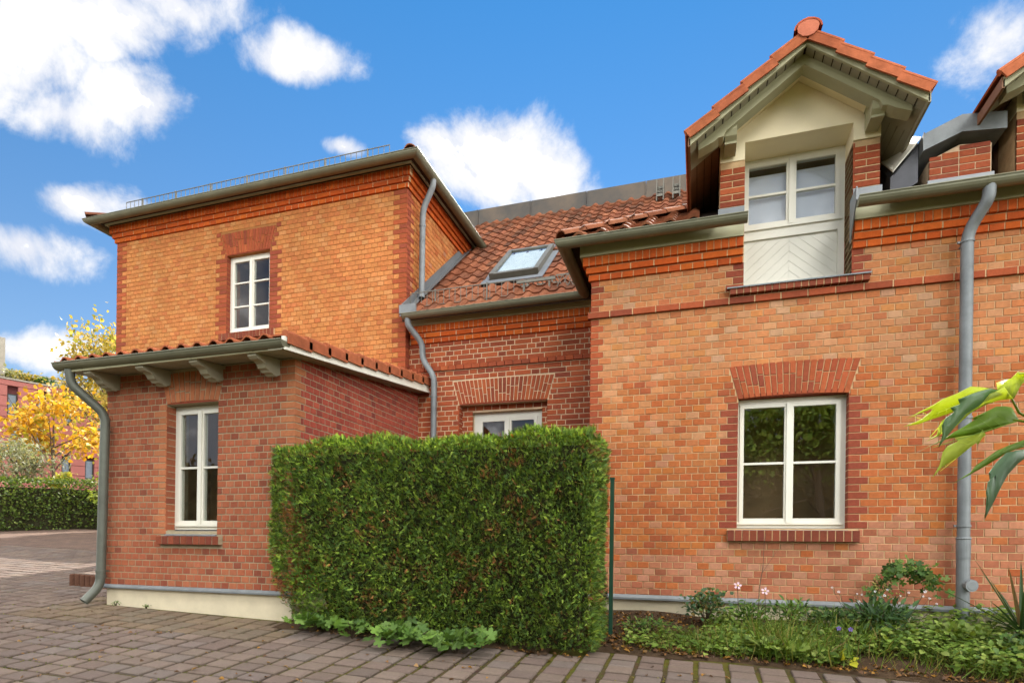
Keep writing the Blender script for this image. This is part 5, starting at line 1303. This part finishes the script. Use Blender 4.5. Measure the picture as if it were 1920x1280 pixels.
# hop vine with pale cones
def hop():
    x, y = 1.98, 7.12; z = bed_z(x, y); t = thing('hop_vine', 'arching hop vine with pale green cones against the wall', 'vine', (x, y, z)); Ms, Cs, M2, C2 = [], [], [], []
    path = [Vector((1.75, 7.15, z)), Vector((1.80, 7.12, .75)), Vector((1.92, 7.1, .98)), Vector((2.06, 7.08, 1.10)), Vector((2.22, 7.06, 1.02)), Vector((2.36, 7.05, .86))]
    mb = MB(); mb.tube(path, .006, 5); mb.build('stem', M_BARK, t)
    for _ in range(150):
        k = rng.uniform(1.0, 5); i = int(k); i = min(i, 4); p = path[i].lerp(path[i+1], k-i); q = np.array(p)+rng.normal(size=3)*[.06, .05, .05]
        Ms.append(frame_mat(q, unitv([0, -1, .6]+rdir()*.5), unitv(rdir()+[0, 0, -.3]), rng.uniform(.035, .06))); Cs.append(np.array(MID[rng.integers(4)])*rng.uniform(.7, 1.1))
    for _ in range(70):
        q = np.array([rng.normal(1.84, .07), 7.08+rng.normal()*.03, rng.normal(.86, .07)]) if rng.random() < .75 else np.array([rng.normal(2.27, .04), 7.04, rng.normal(.94, .05)])
        M2.append(frame_mat(q, rdir(), unitv([0, 0, -1]+rdir()*.4), rng.uniform(.02, .03))); C2.append(np.array(lin(198, 190, 110, .6))*rng.uniform(.85, 1.15))
    npmesh('leaves', *L_LOB, Ms, Cs, M_LEAF, t)
    cone = [(0, 0, 0), (.45, .45, 0), (0, .45, .45), (-.45, .45, 0), (0, .45, -.45), (0, 1.2, 0)]; cf = [(0, 1, 2), (0, 2, 3), (0, 3, 4), (0, 4, 1), (5, 2, 1), (5, 3, 2), (5, 4, 3), (5, 1, 4)]
    npmesh('cones', cone, cf, M2, C2, M_LEAF, t, 'stuff')
hop()
# flowers
def flower_mesh():
    v, f = [], []
    for k in range(5):
        a = 2*math.pi*k/5; i = len(v)
        for da, r, h in ((0, .1, 0), (-.45, .7, .08), (-.2, 1, .1), (.2, 1, .1), (.45, .7, .08)): v.append((math.sin(a+da)*r, math.cos(a+da)*r, h))
        f.append((i, i+4, i+3, i+2, i+1))
    return v, f
def anemone(x, y, zt, label, s=.042):
    z = bed_z(x, y); t = thing('anemone', label, 'flower', (x, y, z))
    mb = MB(); mb.tube([(x, y, z), (x+.02, y-.01, (z+zt)/2), (x+.01, y-.02, zt)], .0035, 5); mb.build('stem', M_BARK, t)
    v, f = flower_mesh(); npmesh('petals', v, f, [frame_mat((x+.01, y-.03, zt), unitv([.1, -1, .5]), unitv([.2, .4, 1]), s)], [(.72, .55, .66)], M_LEAF, t)
    mb = MB(); mb.tube([(x+.01, y-.03, zt+.001), (x+.011, y-.042, zt+.006)], [.010, .006], 6); o = mb.build('stamens', M_LEAF, t); o['bcol'] = [.7, .5, .05]
    Ms = [frame_mat((x+.02*k-.02, y-.01, z+(zt-z)*(.35+.15*k)), unitv([0, -.5, 1]), unitv([(-1)**k, -.3, .2]), .07) for k in range(3)]
    npmesh('leaves', *L_OV, Ms, [np.array(MID[k]) for k in range(3)], M_LEAF, t)
anemone(.42, 6.95, .84, 'pale pink anemone flower just right of the rose bush')
anemone(.70, 6.95, .79, 'pale pink anemone flower by the tall dry stem')
def asters():
    t = thing('aster_plant', 'small white star flowers on thin stems before the hop vine', 'flower', (1.75, 6.9, bed_z(1.75, 6.9))); v, f = flower_mesh(); Ms, Cs = [], []; mb = MB()
    for k in range(18):
        x = rng.uniform(1.35, 2.3); y = rng.uniform(6.8, 7.05); zt = rng.uniform(.68, .86); z = bed_z(x, y)
        mb.tube([(1.75+(x-1.75)*.4, 6.9, z), (x, y, zt)], .002, 4, False); Ms.append(frame_mat((x, y-.01, zt), unitv([0, -1, .6]+rdir()*.3), unitv([.2, .4, 1]), rng.uniform(.010, .016))); Cs.append((.6, .58, .62))
    mb.build('stems', M_BARK, t); npmesh('petals', v, f, Ms, Cs, M_LEAF, t, 'stuff')
asters()
def bellflower():
    t = thing('bellflower', 'two tiny violet bellflowers in the grass', 'flower', (1.32, 6.3, bed_z(1.32, 6.3))); v, f = flower_mesh(); mb = MB()
    pts = [(1.30, 6.28, .50), (1.40, 6.28, .495)]
    for p in pts: mb.tube([(1.34, 6.3, bed_z(1.34, 6.3)), p], .002, 4, False)
    mb.build('stems', M_BARK, t); npmesh('petals', v, f, [frame_mat(p, unitv([0, -1, .2]), (0, .2, 1), .022) for p in pts], [(.2, .12, .5)]*2, M_LEAF, t)
bellflower()
def dry_stem():
    z = bed_z(.72, 7.1); t = thing('dry_stem', 'thin dark leafless stem standing before the window sill', 'plant', (.72, 7.1, z)); mb = MB()
    mb.tube([(.66, 7.1, z), (.67, 7.12, .80), (.71, 7.15, 1.05), (.72, 7.17, 1.30), (.735, 7.2, 1.42)], [.006, .005, .004, .003, .002], 5); mb.build('stem', M_BARK, t)
    mb = MB(); mb.tube([(.70, 7.14, .98), (.80, 7.16, 1.14), (.86, 7.18, 1.24)], [.003, .002, .0015], 4); mb.build('twig', M_BARK, t)
dry_stem()
def yucca():
    x, y = 2.92, 6.70; z = bed_z(x, y); t = thing('yucca', 'spiky dark green yucca at the right edge before the wall', 'plant', (x, y, z))
    for k in range(34):
        a = rng.uniform(0, 2*math.pi); e = rng.uniform(.05, 1.25); L = rng.uniform(.55, .92); d = Vector((math.cos(a)*math.cos(e), math.sin(a)*math.cos(e)*.8, math.sin(e)))
        side = d.cross(Vector((0, 0, 1))).normalized(); b = Vector((x, y, z+.22)); mb = MB(); up = side.cross(d)
        pts = []
        for q in range(5):
            s = q/4; c = b+d*L*s-Vector((0, 0, .10*s*s*math.cos(e))); w = .022*(1-s)**.6*(1 if s > 0 else .7)+.001; pts.append((c-side*w+up*w*.5, c, c+side*w+up*w*.5))
        for q in range(4):
            A, B = pts[q], pts[q+1]; mb.face([A[0], A[1], B[1], B[0]]); mb.face([A[1], A[2], B[2], B[1]])
        o = mb.build('blade', M_LEAF, t); o['bcol'] = [float(v) for v in jit(lin(74, 104, 62, .55) if rng.random() < .85 else lin(150, 130, 90, .55), .2)]
    mb = MB(); mb.tube([(x, y, z-.02), (x, y, z+.28)], [.05, .04], 8); mb.build('trunk', M_BARK, t)
yucca()
# stone lying in the bed by the yucca
def stone():
    mb = MB(); v = []
    for j in range(4):
        for i in range(8): a = 2*math.pi*i/8; r = (.10, .13, .11, .05)[j]*rng.uniform(.85, 1.15); mb.v.append((2.85+math.cos(a)*r*1.2, 6.55+math.sin(a)*r*.7, bed_z(2.85, 6.55)-.02+(.0, .04, .08, .10)[j]))
    for j in range(3):
        for i in range(8): mb.f.append((j*8+i, j*8+(i+1) % 8, j*8+8+(i+1) % 8, j*8+8+i)); mb.c.append((0, 0, 0))
    mb.f.append(tuple(range(24, 32))); mb.c.append((0, 0, 0))
    o = mb.build('field_stone', mat('buff stone', lin(196, 166, 136), .9, .1, var=.2, scale=14, bump=.4), None); tag(o, 'buff stone lying under the yucca leaves', 'stone')
stone()
# weed tufts at the lean-to plinth
for x, y, lab in ((-7.25, 5.72, 'small weed tuft beside the outlet of the left downpipe'), (-6.75, 5.74, 'tiny weed sprig at the middle of the lean-to plinth')):
    shrub('weed_tuft', lab, 'plant', x, y, .05, .05, 22, MID, L_LONG, .035, 4, base=gz(x, y))

# ------------------------------------------------------------------ palisade edging by the lean-to
def palisade():
    t = thing('palisade_edging', 'short row of brown concrete palisades beside the left downpipe', 'edging', (-8.9, 6.66, gz(-8.9, 6.66))); m = mat('brown concrete', lin(118, 84, 68, .6), .95, .1, var=.2, scale=20, bump=.4)
    for k in range(16):
        x = -9.36+k*.112; z = gz(x, 6.66)
        if x > -7.62: break
        mb = MB(); mb.tube([(x, 6.68, z-.05), (x, 6.68, z+.165), (x, 6.68, z+.18)], [.055, .055, .045], 10); mb.build('palisade', m, t)
    mb = MB(); mb.box(-9.41, -7.56, 6.735, 8.8, gz(-8.5, 7.0)-.2, gz(-8.5, 6.7)+.15); mb.build('raised_step', mat('dark step paving', lin(118, 100, 92, .5), .95, .1, var=.25, scale=8, bump=.4), t)
palisade()

# ------------------------------------------------------------------ far left: hedge, shrub, trees, pink building
def leaf_cloud(center, radii, n, cols, size, squash=0.0, seed=0, shell=.45):
    Ms, Cs = [], []; c = np.array(center); r = np.array(radii)
    clumps = [(rdir()*rng.uniform(.35, .92)) for _ in range(max(6, n//110))]
    for _ in range(n):
        k = clumps[rng.integers(len(clumps))]; q = k+rng.normal(size=3)*.17
        p = c+q*r; Ms.append(frame_mat(p, unitv(rdir()+[0, -.3, .8]), unitv(rdir()+[0, 0, -.4]), size*rng.uniform(.6, 1.3))); Cs.append(np.array(cols[rng.integers(len(cols))])*rng.uniform(.7, 1.3))
    return Ms, Cs
def tree(name, label, base, height, center, radii, n, cols, size, leaf=L_OV, group=None, tr=.08):
    t = thing(name, label, 'tree', base, group); b = Vector(base); c = Vector(center)
    mb = MB(); mb.tube([b-Vector((0, 0, .1)), b.lerp(c, .5)+Vector((.05, 0, 0)), c+Vector((0, 0, radii[2]*.5))], [tr, tr*.75, tr*.25], 8); mb.build('trunk', M_BARK, t)
    for k in range(7):
        a = 2*math.pi*k/7+rng.uniform(-.3, .3); s = b.lerp(c, rng.uniform(.5, .95)); e = c+Vector((math.cos(a)*radii[0]*.8, math.sin(a)*radii[1]*.8, rng.uniform(-.3, .6)*radii[2])); mb = MB(); mb.tube([s, s.lerp(e, .5)+Vector((0, 0, .1)), e], [tr*.4, tr*.25, tr*.1], 6); mb.build('branch', M_BARK, t)
    Ms, Cs = leaf_cloud(center, radii, n, cols, size); npmesh('crown', *leaf, Ms, Cs, M_LEAF, t); return t
def atz(px, py, zc): return EYE+ray(px, py)*(zc/FPX)
def far_hedge():
    a, b = Vector((-24.0, 10.9, 0)), Vector((-18.6, 20.2, 0)); d = (b-a).normalized(); n = Vector((d.y, -d.x, 0))
    t = thing('garden_hedge', 'dense dark green garden hedge across the yard on the far left', 'hedge', (a+d*5)+Vector((0, 0, 1.5))); Ms, Cs = [], []
    L = (b-a).length; cols = [lin(92, 118, 44, .6), lin(112, 136, 52, .6), lin(76, 100, 42, .6), lin(132, 148, 70, .6)]
    for _ in range(9000):
        s = rng.uniform(0, L); top = rng.random() < .22; h = rng.uniform(.02, 1.72)
        if h < .5 and rng.random() < .45: continue
        p = a+d*s+n*(0.0 if not top else -rng.uniform(0, .8)); g = gz(p.x, p.y); q = np.array([p.x, p.y, g+(1.72 if top else h)])+rng.normal(size=3)*.05
        Ms.append(frame_mat(q, unitv(np.array(n)+rdir()*.8), unitv(rdir()+np.array(n)), rng.uniform(.06, .12))); Cs.append(np.array(cols[rng.integers(4)])*rng.uniform(.7, 1.25)*(1.3 if s < 2.8 else 1))
    npmesh('foliage', *L_OV, Ms, Cs, M_LEAF, t)
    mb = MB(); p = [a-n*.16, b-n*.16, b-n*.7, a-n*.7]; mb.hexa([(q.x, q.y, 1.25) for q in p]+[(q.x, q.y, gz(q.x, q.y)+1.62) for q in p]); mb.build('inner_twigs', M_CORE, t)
    for s in np.arange(.3, L, .45):
        q = a+d*s-n*.25; mb = MB(); mb.tube([(q.x, q.y, gz(q.x, q.y)-.1), (q.x+.05, q.y, gz(q.x, q.y)+1.0)], [.04, .03], 6); mb.build('stem', M_BARK, t)
far_hedge()
SILVER = [lin(150, 156, 118, .6), lin(168, 172, 140, .6), lin(128, 138, 96, .6), lin(186, 186, 160, .6)]
YELL = [lin(226, 176, 44, .7), lin(214, 158, 36, .7), lin(232, 194, 70, .7), lin(190, 142, 40, .7), lin(178, 168, 56, .7)]
YELG = [lin(204, 176, 80, .65), lin(178, 166, 76, .65), lin(214, 188, 100, .65), lin(150, 150, 66, .65)]
p = atz(30, 862, 23.5); tree('silver_shrub', 'rounded silver-green shrub rising behind the far hedge', (p.x, p.y, gz(p.x, p.y)), 3, (p.x, p.y, p.z), (1.7, 1.5, 1.15), 2600, SILVER, .16, L_LONG, tr=.07)
p = atz(100, 800, 27); tree('yellow_tree', 'tree with bright yellow autumn leaves before the pink building', (p.x, p.y, gz(p.x, p.y)), 6, (p.x, p.y, p.z), (3.0, 2.0, 1.9), 1700, YELL, .24, L_OV, tr=.09)
p = atz(200, 715, 33); tree('yellow_tree', 'taller pale yellow tree half hidden behind the lean-to roof', (p.x, p.y, gz(p.x, p.y)), 8, (p.x, p.y, p.z), (2.9, 2.4, 4.0), 3600, YELG, .24, L_OV, tr=.12)
p = atz(118, 893, 24); tree('yellow_shrub', 'small yellow-green shrub just above the far hedge', (p.x, p.y, gz(p.x, p.y)), 2, (p.x, p.y, p.z-.15), (.8, .7, .55), 420, [lin(190, 186, 70, .65), lin(168, 172, 66, .65)], .14, L_OV, tr=.04)
p = atz(190, 915, 20.5); tree('yellow_shrub', 'bright green shrub at the end of the far hedge by the downpipe', (p.x, p.y, gz(p.x, p.y)), 2, (p.x, p.y, p.z), (.5, .5, .55), 320, [lin(160, 176, 60, .65), lin(140, 160, 56, .65)], .12, L_OV, tr=.04)
def pink_building():
    P0 = EYE+ray(0, 708)*(34/FPX); a = math.radians(21.4); d = Vector((math.sin(a), math.cos(a), 0)); n = Vector((d.y, -d.x, 0)); P0.z = 0
    t = thing('pink_building', 'distant pink clad building with dark windows behind the yellow tree', 'building', (P0.x, P0.y, 1.6))
    M_PINK = mat('pink stone cladding', lin(184, 116, 108, .62), .8, .2, var=.08, scale=.8); M_JOINT = mat('dark cladding joint', lin(120, 70, 70, .6), .9)
    M_CONC = mat('pale concrete', lin(178, 172, 158, .62), .9, .2, var=.15, scale=3)
    ZT = 10.63; L0, L1 = -14, 17
    def hitL(px, py):
        r = ray(px, py); # solve EYE + r t = P0 + d L (xy)
        det = r.x*(-d.y)+d.x*r.y; bx, by = P0.x-EYE.x, P0.y-EYE.y
        tt = (bx*(-d.y)+d.x*by)/det; L = (r.x*by-r.y*bx)/det
        return L, EYE.z+r.z*tt
    mb = MB()
    def slab(m_, La, Lb, z0, z1, off, th):
        q = [P0+d*La+n*off, P0+d*Lb+n*off, P0+d*Lb+n*(off-th), P0+d*La+n*(off-th)]
        m_.hexa([(v.x, v.y, z0) for v in q]+[(v.x, v.y, z1) for v in q])
    wins = []
    for (x0, y0, x1, y1) in ((14, 736, 34, 775), (69, 745, 88, 783), (119, 752, 137, 790), (-42, 727, -22, 765), (66, 800, 86, 838), (116, 858, 133, 896), (160, 861, 177, 897), (20, 800, 40, 838), (-40, 850, -20, 895)):
        La, zt = hitL(x0, y0); Lb, _ = hitL(x1, y0); _, zb = hitL(x0, y1); wins.append((La, Lb, zb, zt))
    slab(mb, L0, L1, .5, ZT-.05, -.30, 8); mb.build('core_wall', M_JOINT, t)
    z = 1.0; k = 0
    while z < ZT-.1:                                     # cladding courses cut round the windows
        z1 = min(z+.62, ZT); segs = [(L0, L1)]
        for (La, Lb, zb, zt) in wins:
            if zt > z+.05 and zb < z1-.05: segs = [q for (s, e) in segs for q in ([(s, La), (Lb, e)] if s < La and Lb < e else [(s, e)])]
        for (s, e) in segs:
            m_ = MB(); slab(m_, s+.01, e-.01, z, z1-.03, 0, .28); m_.build('cladding_panel', M_PINK, t)
        z = z1; k += 1
    M_FR = mat('dark window frame', (.03, .035, .03), .5); M_GL = mat('far window glass', (.16, .2, .24), .08, .8)
    for (La, Lb, zb, zt) in wins:
        m_ = MB(); slab(m_, La+.01, Lb-.01, zb, zt, -.2, .05); w = m_.build('window', M_FR, t)
        m_ = MB(); slab(m_, La+.07, Lb-.07, zb+.07, zt-.07, -.185, .012); m_.build('pane', M_GL, w)
        m_ = MB(); slab(m_, La, Lb, zb-.06, zb-.001, -.02, .2); m_.build('sill', M_CONC, w)
    m_ = MB(); slab(m_, L0, L1, ZT+.001, ZT+.09, .04, .5); m_.build('parapet_coping', M_CONC, t)
    La, _ = hitL(-6, 700); Lb, _ = hitL(18, 700); m_ = MB(); slab(m_, La, Lb, ZT+.1, ZT+2.7, -1.2, .8); m_.build('roof_pillar', M_CONC, t)
    m_ = MB(); slab(m_, Lb+.01, L1, ZT+.8, ZT+1.35, -3.5, .5); m_.build('roof_beam', M_CONC, t)
    m_ = MB(); slab(m_, L0, L1, ZT-.2, ZT-.05, -.3, 7.9); m_.build('roof_slab', M_CONC, t)
    for (px, sc, col, lab) in ((35, 1.0, SILVER, 'pale bush on the roof terrace of the pink building, nearest the pillar'), (62, .9, YELG, 'middle bush on the roof terrace of the pink building'), (92, .8, DRK, 'dark bush on the roof terrace at the far end')):
        L, _ = hitL(px, 705); c = P0+d*L-n*1.6; s = shrub('terrace_bush', lab, 'shrub', c.x, c.y, .9*sc, 1.0*sc, 260, col, L_OV, .22, 6, base=ZT-.05)
pink_building()

# ------------------------------------------------------------------ behind the photographer: the tree whose twig hangs into view, and a tall hedge added to darken the panes
def near_tree():
    t = thing('mulberry_tree', 'tree whose twig of large lobed sunlit leaves hangs in at the right edge', 'tree', (3.3, -2.6, gz(3.3, -2.6)))
    z = gz(3.3, -2.6); mb = MB(); mb.tube([(3.3, -2.6, z-.1), (3.25, -2.6, 1.6), (3.1, -2.5, 3.2), (3.0, -2.6, 4.6)], [.16, .13, .1, .05], 10); mb.build('trunk', M_BARK, t)
    cols = [lin(140, 172, 66, .8), lin(162, 188, 76, .8), lin(112, 146, 58, .8)]
    Ms, Cs = leaf_cloud((2.6, -3.0, 4.5), (2.3, 1.5, 1.45), 5200, cols, .17); npmesh('crown', *L_OV, Ms, Cs, M_LEAF, t)
    for e in ((1.3, -2.8, 4.4), (3.9, -3.2, 4.8), (2.4, -3.9, 4.6), (2.5, -2.2, 5.2)):
        mb = MB(); mb.tube([(3.1, -2.5, 3.0), ((3.1+e[0])/2, (-2.5+e[1])/2, 3.9), e], [.06, .04, .015], 6); mb.build('branch', M_BARK, t)
    Z = 1.27
    O = lambda zx, zy, zc: EYE+ray(1680+zx/4.267, 680+zy/4.267)*(zc/FPX)
    tip = O(1040, 430, Z); mb = MB(); mb.tube([(3.2, -2.55, 2.2), (2.6, -1.0, 2.5), (1.5, .6, 2.1), (tip.x+.25, tip.y+.02, tip.z+.10), tuple(tip)], [.035, .025, .014, .007, .004], 7); mb.build('branch', M_BARK, t)
    leaves = [
      ('y', 1.30, .05, [(800,215),(700,195),(600,188),(480,250),(370,292),(300,335),(180,395),(85,450),(190,405),(300,362),(275,395),(200,455),(60,510),(180,490),(290,450),(440,400),(560,350),(690,290),(790,240)]),
      ('d', 1.26, -.06, [(825,215),(760,203),(640,235),(500,290),(515,330),(435,360),(465,395),(400,440),(370,500),(375,580),(340,680),(400,600),(480,500),(560,410),(660,350),(750,270)]),
      ('y', 1.245, .02, [(940,285),(870,190),(830,215),(750,250),(700,310),(620,360),(540,420),(470,510),(420,560),(500,490),(600,400),(720,335),(820,300),(900,290)]),
      ('y', 1.29, .04, [(420,428),(370,460),(340,510),(325,575),(240,628),(330,590),(372,560),(372,500),(410,440)]),
      ('g', 1.28, .03, [(985,462),(930,355),(870,345),(800,350),(740,380),(605,445),(660,462),(560,500),(470,550),(400,598),(300,650),(172,715),(310,650),(400,612),(520,588),(660,540),(700,560),(820,520),(900,490)]),
      ('y', 1.30, .05, [(690,530),(600,560),(460,595),(495,625),(410,665),(372,715),(350,815),(290,918),(365,838),(480,760),(570,690),(640,640),(655,655),(690,600),(720,570)]),
      ('g', 1.24, -.02, [(1060,600),(1000,625),(900,660),(800,705),(640,820),(590,880),(450,965),(590,895),(740,810),(870,728),(960,690),(1060,665)]),
      ('d', 1.22, -.05, [(1060,690),(960,700),(880,720),(800,800),(745,880),(800,900),(735,950),(720,1040),(742,1120),(715,1245),(775,1130),(830,1010),(900,890),(980,800),(1060,740)]),
      ('y', 1.25, .03, [(945,290),(905,240),(820,262),(806,160),(920,125),(968,75),(990,95),(1060,80),(1060,120),(1000,180),(955,255)]),
    ]
    colr = {'y': lin(206, 222, 96, .66), 'g': lin(136, 170, 60, .66), 'd': lin(112, 146, 108, .66)}  # sunlit yellow and shaded dark green are painted into the leaf colours
    for kind, zc, tilt, poly in leaves:
        mb = MB(); xs = [q[0] for q in poly]; x0, x1 = min(xs), max(xs)
        cx_, cy_ = sum(xs)/len(xs), sum(q[1] for q in poly)/len(poly)
        pts = []
        for (a, b) in poly:
            s = (a-x0)/(x1-x0); pts.append(O(a, b, zc+tilt*(1-s)+.012*math.sin(s*5+b*.01)))
        m2 = bpy.data.meshes.new('leaf'); n_ = len(pts)
        import bmesh
        bm = bmesh.new(); vs_ = [bm.verts.new(p_) for p_ in pts]; bm.faces.new(vs_); bmesh.ops.triangulate(bm, faces=bm.faces[:])
        bmesh.ops.subdivide_edges(bm, edges=bm.edges[:], cuts=1, use_grid_fill=True)
        for v_ in bm.verts:
            w = math.sin(v_.co.x*40+v_.co.z*60)*.0012; v_.co.y += w
        bm.to_mesh(m2); bm.free(); m2.materials.append(M_FGLEAF); m2.polygons.foreach_set('use_smooth', [True]*len(m2.polygons))
        o = link('leaf', m2, t); o['bcol'] = [float(v) for v in colr[kind]]
        bi = max(range(len(poly)), key=lambda i: poly[i][0]); ti = max(range(len(poly)), key=lambda i: (poly[i][0]-poly[bi][0])**2+(poly[i][1]-poly[bi][1])**2)
        B, T = Vector(poly[bi]), Vector(poly[ti]); ax = (T-B); pe = Vector((-ax.y, ax.x)).normalized(); Lp = ax.length
        vm = MB(); zof = lambda q: O(q.x, q.y, zc+tilt*(1-(q.x-x0)/(x1-x0))-.004)
        def inside(q): 
            c_ = False
            for i_ in range(len(poly)):
                (ax_, ay_), (bx_, by_) = poly[i_], poly[i_-1]
                if (ay_ > q.y) != (by_ > q.y) and q.x < (bx_-ax_)*(q.y-ay_)/(by_-ay_)+ax_: c_ = not c_
            return c_
        for k_ in range(9):
            s_ = .08+.09*k_; q0 = B+ax*s_
            for sg_ in (-1, 1):
                q1 = q0+ax*.10+pe*sg_*Lp*.16*(1-abs(s_-.35))
                n_s = 0
                while n_s < 6 and not inside(q1): q1 = q0+(q1-q0)*.7; n_s += 1
                if inside(q0) and inside(q1): vm.tube([zof(q0), zof(q1)], [.0005, .0002], 4, False)
        if inside(B+ax*.3): vm.tube([zof(B+ax*.02), zof(B+ax*.5), zof(B+ax*.85)], [.0011, .0008, .0004], 4, False)
        if vm.f: ov = vm.build('leaf_veins', M_FGLEAF, o); ov['bcol'] = [min(1, float(v)*1.5+.03) for v in colr[kind]]
        so_ = o.modifiers.new('thickness', 'SOLIDIFY'); so_.thickness = .0006
    for pts in (([1045,430],[985,400],[930,300]), ([1045,472],[985,462],[940,455]), ([1045,640],[1060,500],[1050,440]), ([985,400],[960,350],[925,285])):
        mb = MB(); mb.tube([O(a, b, 1.265) for a, b in pts], [.0028, .0024, .0018], 6); o = mb.build('petiole', M_FGLEAF, t); o['bcol'] = [float(v) for v in lin(150, 176, 50, .6)]
near_tree()
def back_hedge():
    t = thing('added_hedge', 'tall brownish hedge added behind the camera to darken the ground floor panes', 'hedge', (1, -10, gz(1, -10))); cols = [lin(110, 92, 58, .6), lin(92, 84, 50, .6), lin(124, 98, 66, .6)]
    Ms, Cs = [], []
    for _ in range(7000):
        x = rng.uniform(-34, 15); zt = 5.0+.3*math.sin(x*1.3)+.2*math.sin(x*3.1); z = rng.uniform(-.9, zt); Ms.append(frame_mat((x, -9.6+rng.normal()*.12, z), unitv([0, 1, .4]+rdir()*.6), unitv(rdir()), rng.uniform(.16, .32))); Cs.append(np.array(cols[rng.integers(3)])*rng.uniform(.7, 1.2))
    npmesh('foliage', *L_OV, Ms, Cs, M_LEAF, t)
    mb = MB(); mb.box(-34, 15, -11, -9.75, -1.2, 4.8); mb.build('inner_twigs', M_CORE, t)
back_hedge()
